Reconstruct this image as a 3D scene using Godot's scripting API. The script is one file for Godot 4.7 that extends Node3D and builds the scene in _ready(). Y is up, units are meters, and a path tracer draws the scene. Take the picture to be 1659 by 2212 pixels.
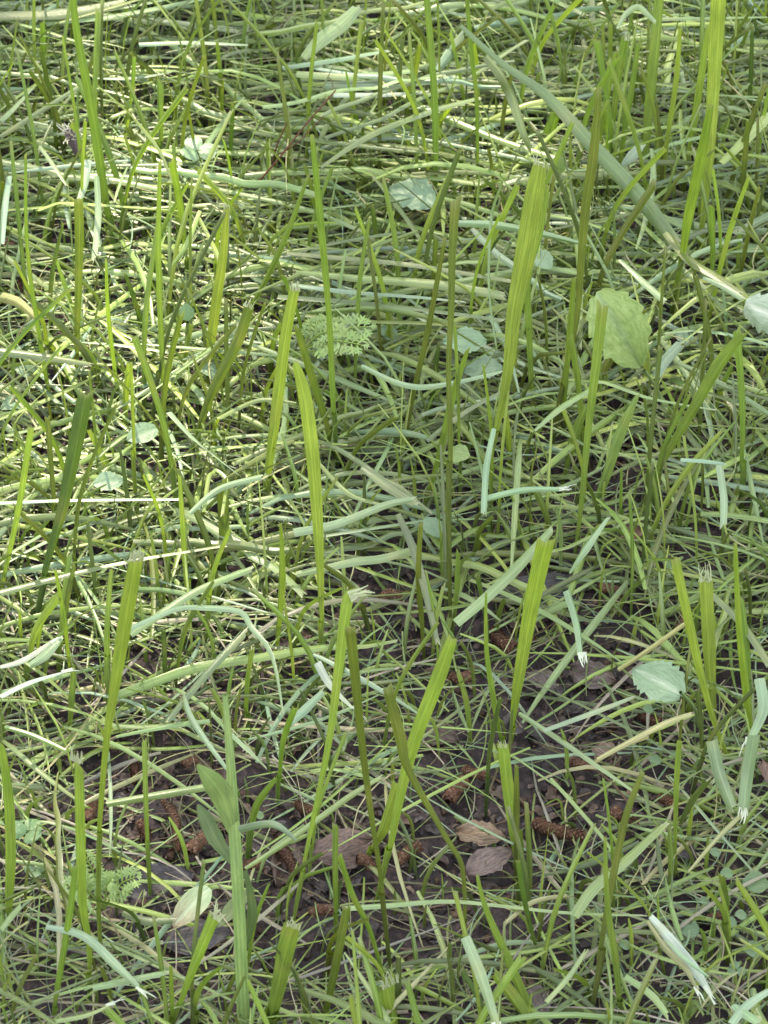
extends Node3D

# ---------------------------------------------------------------- camera numbers
const CAM := Vector3(0.0, 1.29, 1.53)
const PITCH := -40.0
const FOV := 18.0
const PW := 1659.0
const PH := 2212.0

var rng := RandomNumberGenerator.new()
var bumps := FastNoiseLite.new()
var clumps := FastNoiseLite.new()
var M := {}
var cam_basis: Basis
var taken := {}

# ---------------------------------------------------------------- mesh buffer
class Buf:
	var p := PackedVector3Array()
	var n := PackedVector3Array()
	var u := PackedVector2Array()
	var c := PackedColorArray()
	var i := PackedInt32Array()
	func v(a: Vector3, b: Vector3, t: Vector2, k: Color) -> void:
		p.append(a); n.append(b); u.append(t); c.append(k)
	func mesh(off := Vector3.ZERO) -> ArrayMesh:
		if off != Vector3.ZERO:
			for j in p.size():
				p[j] -= off
		for t in range(0, i.size(), 3):   # every face turned the way its normals point
			var x := i[t]; var y := i[t + 1]; var z := i[t + 2]
			if (p[z] - p[x]).cross(p[y] - p[x]).dot(n[x] + n[y] + n[z]) < 0.0:
				i[t + 1] = z; i[t + 2] = y
		var a := []
		a.resize(Mesh.ARRAY_MAX)
		a[Mesh.ARRAY_VERTEX] = p; a[Mesh.ARRAY_NORMAL] = n; a[Mesh.ARRAY_TEX_UV] = u
		a[Mesh.ARRAY_COLOR] = c; a[Mesh.ARRAY_INDEX] = i
		var m := ArrayMesh.new()
		m.add_surface_from_arrays(Mesh.PRIMITIVE_TRIANGLES, a)
		return m

# ---------------------------------------------------------------- naming
func numbered(called: String) -> String:
	var k: int = taken.get(called, 0)
	taken[called] = k + 1
	return called if k == 0 else "%s_%03d" % [called, k]

func tag(o: Node, label: String, category: String, group := "", kind := "") -> void:
	o.set_meta("label", label); o.set_meta("category", category)
	if group: o.set_meta("group", group)
	if kind: o.set_meta("kind", kind)

func thing(called: String, at: Vector3) -> Node3D:
	var o := Node3D.new(); o.name = numbered(called); add_child(o); o.position = at
	return o

func put(called: String, b: Buf, mat: Material, parent: Node3D = self, off := Vector3.ZERO) -> MeshInstance3D:
	var o := MeshInstance3D.new()
	o.mesh = b.mesh(off); o.material_override = mat
	if parent == self:
		o.name = numbered(called); add_child(o); o.position = off
	else:
		o.name = called; parent.add_child(o, true)
	return o

# ---------------------------------------------------------------- from the view to the ground
func ray(px: float, py: float) -> Vector3:
	var t := tan(deg_to_rad(FOV / 2.0))
	return cam_basis * Vector3((px / PW * 2.0 - 1.0) * t * PW / PH, (1.0 - py / PH * 2.0) * t, -1.0)

func at_height(px: float, py: float, h: float) -> Vector3:
	var d := ray(px, py)
	return CAM + d * ((h - CAM.y) / d.y)

func on_ground(px: float, py: float) -> Vector3:
	var q := at_height(px, py, 0.0)
	q = at_height(px, py, soil_h(q.x, q.z))
	return Vector3(q.x, soil_h(q.x, q.z), q.z)

func in_sheet(px: float, py: float, b: Vector3, lean: float) -> Vector3:
	var d := ray(px, py)
	var t := (b.z + lean * (CAM.y - b.y) - CAM.z) / (d.z - lean * d.y)
	return CAM + d * t

func metre(q: Vector3) -> float:  # metres per view unit at a point
	return (q - CAM).dot(-cam_basis.z) * 2.0 * tan(deg_to_rad(FOV / 2.0)) / PH

func view_of(q: Vector3) -> Vector2:
	var l := cam_basis.inverse() * (q - CAM)
	var t := tan(deg_to_rad(FOV / 2.0))
	return Vector2((l.x / -l.z / (t * PW / PH) + 1.0) * 0.5 * PW, (1.0 - l.y / -l.z / t) * 0.5 * PH)

func soil_h(x: float, z: float) -> float:
	return bumps.get_noise_2d(x * 100.0, z * 100.0) * 0.012 + bumps.get_noise_2d(x * 420.0 + 90.0, z * 420.0) * 0.004

# bare patches of the ground: view x, y, half sizes, how bare
const BARE := [[370, 1775, 165, 120, .93], [720, 1850, 180, 120, .9], [1080, 1815, 180, 130, .9], [1275, 1745, 150, 100, .85], [1270, 1520, 190, 105, .85],
	[1180, 1295, 150, 65, .85], [830, 1290, 130, 70, .7], [430, 2010, 150, 80, .8], [930, 2020, 170, 70, .55], [1390, 1000, 115, 85, .6], [50, 660, 70, 90, .5],
	[1000, 1450, 130, 80, .6], [1200, 2080, 150, 60, .3], [880, 600, 60, 30, .4], [820, 1120, 60, 60, .4], [640, 2080, 120, 50, .4]]
var bare_spots := []
func bareness(x: float, z: float) -> float:
	var b := 0.0
	for s in bare_spots:
		var dx: float = (x - s[0]) / s[2]
		var dz: float = (z - s[1]) / s[3]
		var r := dx * dx + dz * dz
		if r < 1.6:
			b = maxf(b, s[4] * clampf((1.6 - r) / 0.8, 0.0, 1.0))
	return b

func pile(x: float, z: float) -> float:  # height of the loose litter
	var far := clampf((0.25 - z) / 0.6, 0.0, 1.0)
	var k := 0.5 + 0.5 * clumps.get_noise_2d(x * 100.0, z * 100.0) * 1.6
	return (0.012 + 0.048 * far * k + 0.014 * k) * (1.0 - 0.85 * bareness(x, z))

# ---------------------------------------------------------------- shapes
func smooth_path(pts: Array, rows: int) -> PackedVector3Array:
	var out := PackedVector3Array()
	var n := pts.size()
	for r in rows + 1:
		var f := float(r) / rows * (n - 1)
		var k := mini(int(f), n - 2)
		var t := f - k
		var a: Vector3 = pts[maxi(k - 1, 0)]
		var b: Vector3 = pts[k]
		var c: Vector3 = pts[k + 1]
		var d: Vector3 = pts[mini(k + 2, n - 1)]
		out.append(b.cubic_interpolate(c, a, d, t))
	return out

func ramp(w: Array, s: float) -> float:
	var f := s * (w.size() - 1)
	var k := mini(int(f), w.size() - 2)
	return lerpf(w[k], w[k + 1], f - k)

# a leaf blade folded along its midrib: path, half widths by ramp, the way it faces, how deep the fold is (both ends)
func blade(b: Buf, path: PackedVector3Array, w: Array, face: Vector3, twist: float, fold0: float, fold1: float, c0: Color, c1: Color, ragged := 0.0, four := true) -> void:
	var rows := path.size() - 1
	var first := b.p.size()
	var far := 0.0
	var u0 := 0.0
	far = rng.randf()
	var per := 6 if four else 4
	var slant := rng.randf_range(-1.4, 1.4) if ragged > 0.0 else 0.0
	for r in rows + 1:
		var s := float(r) / rows
		var t := (path[mini(r + 1, rows)] - path[maxi(r - 1, 0)]).normalized()
		if r > 0: far += path[r].distance_to(path[r - 1])
		var nn := (face - t * t.dot(face)).normalized()
		if twist != 0.0: nn = nn.rotated(t, twist * s)
		var side := t.cross(nn)
		var h := ramp(w, s) * 0.5
		var fold := lerpf(fold0, fold1, s)
		var blot := bumps.get_noise_2d(far * 260.0, c0.g * 4000.0)
		var col := c0.lerp(c1, s) * (1.0 + 0.22 * blot)
		col = col.lerp(Color(0.26, 0.24, 0.08), clampf(blot * 1.3 - 0.35, 0.0, 0.45))
		if ragged > 0.0 and r == rows: col = col.lerp(Color(0.34, 0.33, 0.19), 0.6)
		var ca := cos(fold); var sa := sin(fold)
		for sg in [-1.0, 1.0]:
			var dirn: Vector3 = side * sg * ca - nn * sa
			var nrm: Vector3 = nn * ca + side * sg * sa
			var dn: Vector3 = side * sg * 0.28
			var jag := 0.0
			if ragged > 0.0 and r == rows: jag = rng.randf_range(-1.0, 1.0) * ragged + slant * sg * h
			var ends := path[r] + t * jag
			var jag2 := 0.0
			if ragged > 0.0 and r == rows: jag2 = rng.randf_range(-1.0, 1.0) * ragged
			b.v(path[r] + t * jag2, (nrm - dn).normalized(), Vector2(u0 + 0.5, far * 8.0), col)
			if four:
				b.v(ends.lerp(path[r], 0.5) + dirn * h * 0.55 + nn * h * 0.06, nrm, Vector2(u0 + 0.5 + sg * 0.27, far * 8.0), col)
			b.v(ends + dirn * h, (nrm + dn).normalized(), Vector2(u0 + 0.5 + sg * 0.49, far * 8.0), col)
	var half := per / 2
	for r in rows:
		for sd in 2:
			for k in half - 1:
				var a := first + r * per + sd * half + k
				var e := a + per
				b.i.append_array(PackedInt32Array([a, e, a + 1, a + 1, e, e + 1]))

func tube(b: Buf, path: PackedVector3Array, w: Array, sides: int, c0: Color, c1: Color, flat := 1.0, lump := 0.0) -> void:
	var rows := path.size() - 1
	var first := b.p.size()
	var far := 0.0
	var ref := Vector3(0.3, 0.1, 1.0)
	for r in rows + 1:
		var s := float(r) / rows
		var t := (path[mini(r + 1, rows)] - path[maxi(r - 1, 0)]).normalized()
		if r > 0: far += path[r].distance_to(path[r - 1])
		var nn := (ref - t * t.dot(ref)).normalized()
		var side := t.cross(nn)
		var h := ramp(w, s) * 0.5
		for k in sides + 1:
			var a := TAU * k / sides
			var hh := h
			if lump > 0.0: hh *= 1.0 + lump * sin(a * 3.0 + r * 2.4) * (1.0 if r % 2 == 0 else -0.6)
			b.v(path[r] + side * cos(a) * hh + nn * sin(a) * hh * flat, (side * cos(a) + nn * sin(a)).normalized(), Vector2(float(k) / sides, far * 8.0), c0.lerp(c1, s))
	for r in rows:
		for k in sides:
			var a := first + r * (sides + 1) + k
			var e := a + sides + 1
			b.i.append_array(PackedInt32Array([a, a + 1, e, a + 1, e + 1, e]))

# a thin flat strand
func strand(b: Buf, path: PackedVector3Array, w: float, face: Vector3, c0: Color, c1: Color) -> void:
	var rows := path.size() - 1
	var first := b.p.size()
	for r in rows + 1:
		var s := float(r) / rows
		var t := (path[mini(r + 1, rows)] - path[maxi(r - 1, 0)]).normalized()
		var nn := (face - t * t.dot(face)).normalized()
		var side := t.cross(nn) * w * 0.5 * (1.0 - 0.6 * s * s)
		b.v(path[r] - side, (nn - side.normalized() * 0.6).normalized(), Vector2(0.2, s), c0.lerp(c1, s))
		b.v(path[r] + side, (nn + side.normalized() * 0.6).normalized(), Vector2(0.8, s), c0.lerp(c1, s))
	for r in rows:
		var a := first + r * 2
		b.i.append_array(PackedInt32Array([a, a + 2, a + 1, a + 1, a + 2, a + 3]))

# torn pale fibres at a cut end
func fray(b: Buf, at: Vector3, dirn: Vector3, side: Vector3, w: float, n: int, length: float, c: Color) -> void:
	for k in n * 2:
		var o := at + side * rng.randf_range(-0.45, 0.45) * w
		var d := (dirn + side * rng.randf_range(-0.22, 0.22) + Vector3(rng.randf_range(-.2, .2), rng.randf_range(-.15, .2), rng.randf_range(-.2, .2))).normalized()
		var l := length * (0.25 + 0.9 * pow(rng.randf(), 2.0))
		var bend := Vector3(rng.randf_range(-1, 1), rng.randf_range(-1, .4), rng.randf_range(-1, 1)) * l * 0.12
		strand(b, smooth_path([o - d * 0.002, o + d * l * 0.5, o + d * l + bend], 4), rng.randf_range(0.0004, 0.0010), Vector3(0, .6, .8), c, c * 1.1)

# a broad leaf: base, tip, widest half width, the way it faces, an outline, teeth, cup, droop
func leaf(b: Buf, base: Vector3, tip: Vector3, half: float, face: Vector3, outline: Array, teeth: int, cup: float, droop: float, c0: Color, c1: Color, rough := 0.0, vein := Color(0, 0, 0, 0)) -> void:
	var rows := maxi(10, teeth * 4)
	var cols := 8
	var axis := tip - base
	var t := axis.normalized()
	var nn := (face - t * t.dot(face)).normalized()
	var side := t.cross(nn)
	var first := b.p.size()
	var L := axis.length()
	var ph := rng.randf() * 10.0
	var pos := []
	for r in rows + 1:
		var s := float(r) / rows
		for k in cols + 1:
			var q := float(k) / cols * 2.0 - 1.0
			var h := ramp(outline, s) * half
			if teeth > 0 and r > 0 and r < rows:
				var saw := fposmod(s * teeth + 0.13 * signf(q) + 0.2 * sin(ph + s * 17.0), 1.0)
				h *= 1.0 + (0.26 * (1.0 - saw) - 0.12) * absf(q) * absf(q)
			var p := base + axis * s + side * q * h
			var lift := cup * q * q * h - droop * L * (s - 0.5) * (s - 0.5) * 4.0
			lift += 0.05 * half * absf(sin((s * 6.0 - absf(q) * 1.1) * PI)) * (1.0 - absf(absf(q) - 0.5))
			lift -= 0.06 * half * exp(-q * q * 60.0)
			if rough > 0.0: lift += rough * half * (sin(s * 5.0 + q * 3.0 + ph) + 0.6 * sin(s * 11.0 - q * 6.0 + ph * 2.0) + 0.4 * sin(q * 13.0 + s * 3.0 + ph))
			pos.append(p + nn * lift)
	for r in rows + 1:
		var s := float(r) / rows
		for k in cols + 1:
			var dx: Vector3 = pos[r * (cols + 1) + mini(k + 1, cols)] - pos[r * (cols + 1) + maxi(k - 1, 0)]
			var dy: Vector3 = pos[mini(r + 1, rows) * (cols + 1) + k] - pos[maxi(r - 1, 0) * (cols + 1) + k]
			var nm := dy.cross(dx)
			if nm.dot(nn) < 0.0: nm = -nm
			if nm.length() < 1e-12: nm = nn
			var col := c0.lerp(c1, s * s)
			if vein.a > 0.0 and k == cols / 2: col = vein
			b.v(pos[r * (cols + 1) + k], nm.normalized(), Vector2(float(k) / cols, s * L * 8.0), col)
	for r in rows:
		for k in cols:
			var a := first + r * (cols + 1) + k
			var e := a + cols + 1
			b.i.append_array(PackedInt32Array([a, e, a + 1, a + 1, e, e + 1]))

# ---------------------------------------------------------------- colours (linear, as they are in daylight)
var C := {
	"bright": Color(0.285, 0.365, 0.075), "green": Color(0.210, 0.290, 0.062), "deep": Color(0.105, 0.160, 0.040), "olive": Color(0.155, 0.190, 0.045),
	"lime": Color(0.300, 0.370, 0.080), "pale": Color(0.220, 0.300, 0.105), "blue": Color(0.222, 0.310, 0.170), "white": Color(0.420, 0.460, 0.350),
	"dull": Color(0.112, 0.150, 0.045), "straw": Color(0.340, 0.320, 0.150), "dry": Color(0.300, 0.260, 0.180), "brown": Color(0.110, 0.070, 0.040), "root": Color(0.125, 0.110, 0.060)}
func vary(c: Color, k: float) -> Color:
	var f := rng.randf_range(1.0 - k, 1.0 + k)
	return Color(c.r * f * rng.randf_range(0.93, 1.07), c.g * f, c.b * f * rng.randf_range(0.85, 1.15))

# ---------------------------------------------------------------- materials
func stripes(lines: int, lo: float, seed_no: int) -> Array:
	var w := 128; var h := 256
	var im := Image.create(w, h, true, Image.FORMAT_RGB8)
	var hi := Image.create(w, h, true, Image.FORMAT_RGB8)
	var nz := FastNoiseLite.new(); nz.seed = seed_no; nz.frequency = 0.03
	var fine := FastNoiseLite.new(); fine.seed = seed_no + 5; fine.frequency = 0.11
	for x in w:
		var q := float(x) / w
		var vein := 0.5 + 0.5 * cos(q * TAU * lines)
		for y in h:
			var a := float(y) / h * TAU
			var along := nz.get_noise_3d(x * 1.5, cos(a) * 24.0, sin(a) * 24.0)
			var f := fine.get_noise_3d(x * 2.2, cos(a) * 34.0, sin(a) * 34.0)
			var rib := exp(-pow((q - 0.5) * 26.0, 2.0))
			var vv := clampf(lo + (1.0 - lo) * (0.55 + 0.3 * vein + 0.34 * along + 0.2 * f + 0.4 * rib), 0.3, 1.0)
			im.set_pixel(x, y, Color(vv * (0.985 + 0.05 * along), vv, vv * (1.0 - 0.12 * f)))
			var hh := clampf(0.5 + 0.35 * vein * (0.7 + 0.6 * f) + 0.25 * along, 0.0, 1.0)
			hi.set_pixel(x, y, Color(hh, hh, hh))
	hi.bump_map_to_normal_map(3.0)
	im.generate_mipmaps()
	return [ImageTexture.create_from_image(im), ImageTexture.create_from_image(hi)]

func leafy(called: String, tex: Array, rough: float, back: Color, spec := 0.5) -> StandardMaterial3D:
	var m := StandardMaterial3D.new()
	m.resource_name = called
	m.vertex_color_use_as_albedo = true
	m.albedo_texture = tex[0]
	m.normal_enabled = true; m.normal_texture = tex[1]; m.normal_scale = 0.7
	m.roughness = rough; m.metallic_specular = spec
	m.cull_mode = BaseMaterial3D.CULL_DISABLED
	if back.r + back.g + back.b > 0.0:
		m.backlight_enabled = true; m.backlight = back
	return m

func noise_tex(seed_no: int, freq: float, lo: Color, mid: Color, hi: Color, normal := 0.0) -> ImageTexture:
	var nz := FastNoiseLite.new(); nz.seed = seed_no; nz.frequency = freq; nz.fractal_octaves = 5; nz.fractal_gain = 0.6
	var g := nz.get_seamless_image(512, 512)
	if normal > 0.0:
		g.convert(Image.FORMAT_RGB8)
		g.bump_map_to_normal_map(normal)
		return ImageTexture.create_from_image(g)
	var im := Image.create(512, 512, true, Image.FORMAT_RGB8)
	for x in 512:
		for y in 512:
			var v := g.get_pixel(x, y).r
			im.set_pixel(x, y, lo.lerp(mid, v * 2.0) if v < 0.5 else mid.lerp(hi, v * 2.0 - 1.0))
	im.generate_mipmaps()
	return ImageTexture.create_from_image(im)

func make_materials() -> void:
	var ta := stripes(9, 0.66, 3)
	var tb := stripes(5, 0.5, 8)
	M.stalk = leafy("fresh stalk", ta, 0.5, Color(0.9, 0.95, 0.5), 0.4)
	M.clip = leafy("cut blade", ta, 0.32, Color(0.6, 0.62, 0.42), 0.6)
	M.fill = leafy("grass litter", tb, 0.36, Color(0.6, 0.62, 0.35), 0.5)
	M.dry = leafy("dry grass", tb, 0.6, Color(0.45, 0.42, 0.3), 0.35)
	M.stem = leafy("stem", ta, 0.5, Color(0, 0, 0), 0.4)
	var bl := [noise_tex(21, 0.02, Color(.78, .8, .74), Color(.92, .92, .9), Color(1, 1, 1)), noise_tex(22, 0.03, Color.BLACK, Color.BLACK, Color.BLACK, 4.0)]
	M.leaf = leafy("weed leaf", bl, 0.42, Color(0.5, 0.6, 0.3), 0.5)
	var dl := [noise_tex(31, 0.03, Color(.4, .36, .36), Color(.75, .72, .7), Color(1, .98, .95)), noise_tex(32, 0.04, Color.BLACK, Color.BLACK, Color.BLACK, 6.0)]
	M.dead = leafy("dead leaf", dl, 0.5, Color(0.2, 0.16, 0.1), 0.5)
	M.catkin = leafy("catkin", dl, 0.75, Color(0, 0, 0), 0.3)
	M.fibre = leafy("torn fibre", bl, 0.5, Color(0.6, 0.6, 0.5), 0.4)
	var so := StandardMaterial3D.new()
	so.resource_name = "soil"
	so.albedo_texture = noise_tex(41, 0.02, Color(.085, .066, .07), Color(.18, .142, .145), Color(.34, .27, .25))
	so.normal_enabled = true; so.normal_texture = noise_tex(42, 0.03, Color.BLACK, Color.BLACK, Color.BLACK, 9.0)
	so.uv1_triplanar = true; so.uv1_world_triplanar = true; so.uv1_scale = Vector3(11, 11, 11)
	so.roughness = 0.72; so.metallic_specular = 0.4
	M.soil = so
	M.crumb = leafy("soil crumb", dl, 0.75, Color(0, 0, 0), 0.35)

# ---------------------------------------------------------------- landmarks for the labels
const MARKS := [[1355, 720, "the large pale toothed leaf"], [1430, 1450, "the toothed leaf over bare soil"], [500, 1760, "the broad-leaved grass shoot"], [410, 1950, "the pale brown-tipped leaf"],
	[240, 1890, "the lower feathery weed"], [735, 730, "the feathery weed among stalks"], [895, 410, "the scalloped blue-green leaf"], [1635, 660, "the curled whitish leaf"], [1550, 1850, "the V-shaped torn pair"], [290, 1230, "the torn white-topped stalk"], [845, 2150, "the thick torn stump"], [1385, 30, "the arched pale blade"], [600, 2050, "the pale-collared sheath"], [1600, 1450, "the forked stalks"], [150, 285, "the withered flower head"],
	[1180, 1285, "the dark wet dead leaf"], [1040, 1805, "the tan dead leaf"], [625, 150, "the tangle of dry threads"], [60, 1795, "the three-lobed clover"], [425, 320, "the round clover leaf"],
	[640, 290, "the thin reddish twigs"], [1010, 770, "the rounded bluish leaves"], [1490, 2010, "the round seedling leaves"], [735, 1860, "the brown dead leaf"], [400, 670, "the tiny pale leaf"], [1205, 1820, "the longest brown catkin"]]
func mark_near(px: float, py: float) -> String:
	var best := 1e9
	var out := ""
	for m in MARKS:
		var d := Vector2(px - m[0], py - m[1]).length()
		if d < best: best = d; out = m[2]
	return out

const TONE := {"bright": "bright yellow-green", "green": "fresh green", "deep": "dark green", "olive": "olive green", "lime": "lime green", "pale": "pale green", "blue": "pale bluish-green",
	"white": "whitish", "dull": "dull green", "straw": "straw-coloured", "dry": "dry beige", "brown": "brown", "root": "brownish"}

func pts_of(text: String) -> Array:
	var out := []
	for w in text.split(" ", false):
		var q := w.split(",")
		out.append(Vector2(float(q[0]), float(q[1])))
	return out

func nums(text: String) -> Array:
	var out := []
	for q in text.split(","): out.append(float(q))
	return out

# a stalk that still stands, cut at its tip: view points from tip to base, widths from tip to base
func stalk(text: String, widths: String, tone: String, label := "", torn := 0, lean := 9.0, root := 26.0) -> void:
	var v := pts_of(text)
	v.reverse()
	var w := nums(widths)
	w.reverse()
	var down: Vector2 = (v[0] - v[1]).normalized()
	var base := on_ground(v[0].x + down.x * root, v[0].y + absf(down.y) * root)
	if lean > 5.0: lean = rng.randf_range(-0.25, 0.3)
	var q := [base]
	for p in v: q.append(in_sheet(p.x, p.y, base, lean))
	var k := metre(base)
	var wm := [w[0] * k * 0.8]
	for x in w: wm.append(x * k)
	if label == "":
		label = "%s %s cut stalk standing near %s" % ["tall" if v[0].y - v[-1].y > 330 else "short" if v[0].y - v[-1].y < 170 else "medium", TONE[tone], mark_near(v[-1].x, v[-1].y)]
	stalk_at(q, wm, tone, label, torn)

func stalk_at(q: Array, wm: Array, tone: String, label: String, torn: int) -> void:
	var base: Vector3 = q[0]
	var t := thing("grass_stalk", base)
	tag(t, label, "grass stalk", "cut stalks still standing in the mown grass")
	var rows := 26
	var path := smooth_path(q, rows)
	var cut := int(rows * rng.randf_range(0.22, 0.4))
	var c := vary(C[tone], 0.12)
	var wn := []
	for r in rows + 1: wn.append(ramp(wm, float(r) / rows))
	var face := Vector3(0, 0.25, 1).rotated(Vector3.UP, rng.randf_range(-0.7, 0.7))
	var b := Buf.new()
	tube(b, path.slice(0, cut + 2), wn.slice(0, cut + 2), 8, c, c)
	put("stem", b, M.stalk, t, base)
	b = Buf.new()
	for r in range(cut, rows + 1): wn[r] *= 1.32
	blade(b, path.slice(cut), wn.slice(cut), face, rng.randf_range(-0.5, 0.5), 0.95, rng.randf_range(0.35, 0.6), c, c, 0.002)
	put("blade", b, M.stalk, t, base)
	if torn > 4 or (torn > 2 and rng.randf() < 0.4):
		b = Buf.new()
		var tipdir := (path[rows] - path[rows - 1]).normalized()
		fray(b, path[rows], tipdir, tipdir.cross(face).normalized(), wn[rows], torn, 0.006 if torn < 6 else 0.011, Color(0.44, 0.48, 0.31))
		put("torn_tip", b, M.fibre, t, base)

# a loose cut blade: view points, heights over the soil (one, or one for each end), widths
func clip(text: String, widths: String, tone: String, h: String, label := "", torn := 0, roll := 9.0) -> void:
	var v := pts_of(text)
	var hs := nums(h)
	if hs.size() == 1: hs.append(hs[0])
	var q := []
	for j in v.size():
		q.append(at_height(v[j].x, v[j].y, ramp(hs, float(j) / (v.size() - 1)) + 0.014))
	var k := metre(q[0])
	var wm := []
	for x in nums(widths): wm.append(x * k)
	if wm.size() == 1: wm.append(wm[0])
	if roll > 5.0: roll = rng.randf_range(-0.5, 0.5)
	if label == "":
		var mid: Vector2 = v[v.size() / 2]
		var far: float = q[0].distance_to(q[-1])
		label = "%s %s cut blade%s %s near %s" % ["wide" if wm.max() > 0.0062 else "narrow" if wm.max() < 0.0042 else "long" if far > 0.1 else "short", TONE[tone], " with torn end" if torn > 3 else "", way(q[0], q[-1]), mark_near(mid.x, mid.y)]
	clip_at(q, wm, tone, label, torn, roll)

func clip_at(q: Array, wm: Array, tone: String, label: String, torn: int, roll: float) -> void:
	var b := Buf.new()
	var rows := 18
	if q.size() > 2:
		for j in range(1, q.size() - 1): q[j] += Vector3(rng.randf_range(-1, 1), rng.randf_range(-1, 1), rng.randf_range(-1, 1)) * 0.0015
	var path := smooth_path(q, rows)
	var c := vary(C[tone], 0.12)
	var c2 := vary(c, 0.1).lerp(C[pick(["straw", "olive", "green", "pale"])], rng.randf_range(0.0, 0.35))
	var t: Vector3 = (path[rows] - path[0]).normalized()
	var face := Vector3(0, 1, 0.35).rotated(t, roll)
	blade(b, path, wm, face, rng.randf_range(-1.0, 1.0), rng.randf_range(0.1, 0.7), rng.randf_range(0.1, 0.7), c, c2, 0.0025)
	if torn > 4 or (torn > 2 and rng.randf() < 0.4):
		var d := (path[rows] - path[rows - 1]).normalized()
		fray(b, path[rows], d, d.cross(Vector3.UP).normalized(), wm[-1], torn, 0.009, Color(0.52, 0.54, 0.42))
	var o := put("grass_clipping", b, M.dry if tone in ["straw", "dry"] else M.clip, self, path[rows / 2])
	tag(o, label, "grass clipping", "loose cut blades lying on the mown grass")

func _ready() -> void:
	# ------------------------------------------------------------ camera, sky, sun, exposure
	var cam := Camera3D.new()
	cam.name = "camera"; cam.position = CAM; cam.rotation_degrees = Vector3(PITCH, 0, 0)
	cam.fov = FOV; cam.near = 0.05; cam.far = 200.0; cam.current = true
	var lens := CameraAttributesPhysical.new()
	lens.frustum_focal_length = 24.0 / (2.0 * tan(deg_to_rad(FOV / 2.0)))
	lens.frustum_focus_distance = 1.88; lens.exposure_aperture = 20.0
	lens.frustum_near = 0.05; lens.frustum_far = 200.0
	cam.attributes = lens
	add_child(cam)
	cam_basis = Basis.from_euler(Vector3(deg_to_rad(PITCH), 0, 0))
	var sky_m := ProceduralSkyMaterial.new()
	sky_m.sky_top_color = Color(0.86, 0.89, 0.92); sky_m.sky_horizon_color = Color(0.93, 0.93, 0.90)
	sky_m.ground_bottom_color = Color(0.16, 0.2, 0.1); sky_m.ground_horizon_color = Color(0.3, 0.35, 0.22)
	sky_m.sun_angle_max = 1.0
	var sky := Sky.new(); sky.sky_material = sky_m
	var env := Environment.new()
	env.background_mode = Environment.BG_SKY; env.sky = sky
	env.tonemap_mode = Environment.TONE_MAPPER_LINEAR
	env.tonemap_exposure = 3.8
	env.sdfgi_enabled = true; env.ssao_enabled = true; env.ssil_enabled = true
	var we := WorldEnvironment.new(); we.environment = env; we.name = "world"; add_child(we)
	var sun := DirectionalLight3D.new()
	sun.name = "sun"; sun.light_energy = 1.1; sun.light_angular_distance = 1.0
	sun.light_color = Color(1.0, 0.95, 0.85); sun.shadow_enabled = true
	sun.rotation_degrees = Vector3(-58, -160, 0)   # high, from beyond the grass and a little to one side
	add_child(sun)

	rng.seed = 4711
	bumps.seed = 5; bumps.frequency = 0.11; bumps.fractal_octaves = 3
	clumps.seed = 9; clumps.frequency = 0.12; clumps.fractal_octaves = 2
	for s in BARE:
		var a := at_height(s[0], s[1], 0.0)
		var ex := at_height(s[0] + s[2], s[1], 0.0)
		var ez := at_height(s[0], s[1] + s[3], 0.0)
		bare_spots.append([a.x, a.z, absf(ex.x - a.x) * 0.95, absf(ez.z - a.z) * 0.95, s[4]])
	make_materials()
	ground()
	standing()
	lying()
	weeds()
	fallen()
	litter()
	tree(sun.transform.basis.z)

# ---------------------------------------------------------------- ground
func ground() -> void:
	var b := Buf.new()
	var xs := []
	var zs := []
	for e in [-40.0, -12.0, -4.0, -2.0, -1.2]: xs.append(e)
	for k in 281: xs.append(-0.7 + k * 0.005)
	for e in [1.2, 2.0, 4.0, 12.0, 40.0]: xs.append(e)
	for e in [-40.0, -12.0, -5.0, -3.0, -2.0, -1.4]: zs.append(e)
	for k in 381: zs.append(-1.1 + k * 0.005)
	for e in [1.2, 2.0, 4.0, 12.0, 40.0]: zs.append(e)
	var grit := FastNoiseLite.new(); grit.seed = 77; grit.frequency = 0.5
	for z in zs:
		for x in xs:
			var inside: float = 1.0 if absf(x) <= 0.7 and z >= -1.1 and z <= 0.8 else 0.0
			var h := soil_h(x, z) + grit.get_noise_2d(x * 300.0, z * 300.0) * 0.003 * inside
			b.v(Vector3(x, h, z), Vector3.UP, Vector2(x, z), Color.WHITE)
	var w := xs.size()
	for r in zs.size():
		for k in w:
			var l := b.p[r * w + maxi(k - 1, 0)]; var rr := b.p[r * w + mini(k + 1, w - 1)]
			var u := b.p[maxi(r - 1, 0) * w + k]; var d := b.p[mini(r + 1, zs.size() - 1) * w + k]
			b.n[r * w + k] = (d - u).cross(rr - l).normalized()
	for r in zs.size() - 1:
		for k in w - 1:
			var a := r * w + k
			b.i.append_array(PackedInt32Array([a, a + 1, a + w, a + 1, a + w + 1, a + w]))
	var o := put("ground", b, M.soil)
	tag(o, "dark damp soil showing through the mown grass", "ground", "", "structure")

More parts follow.
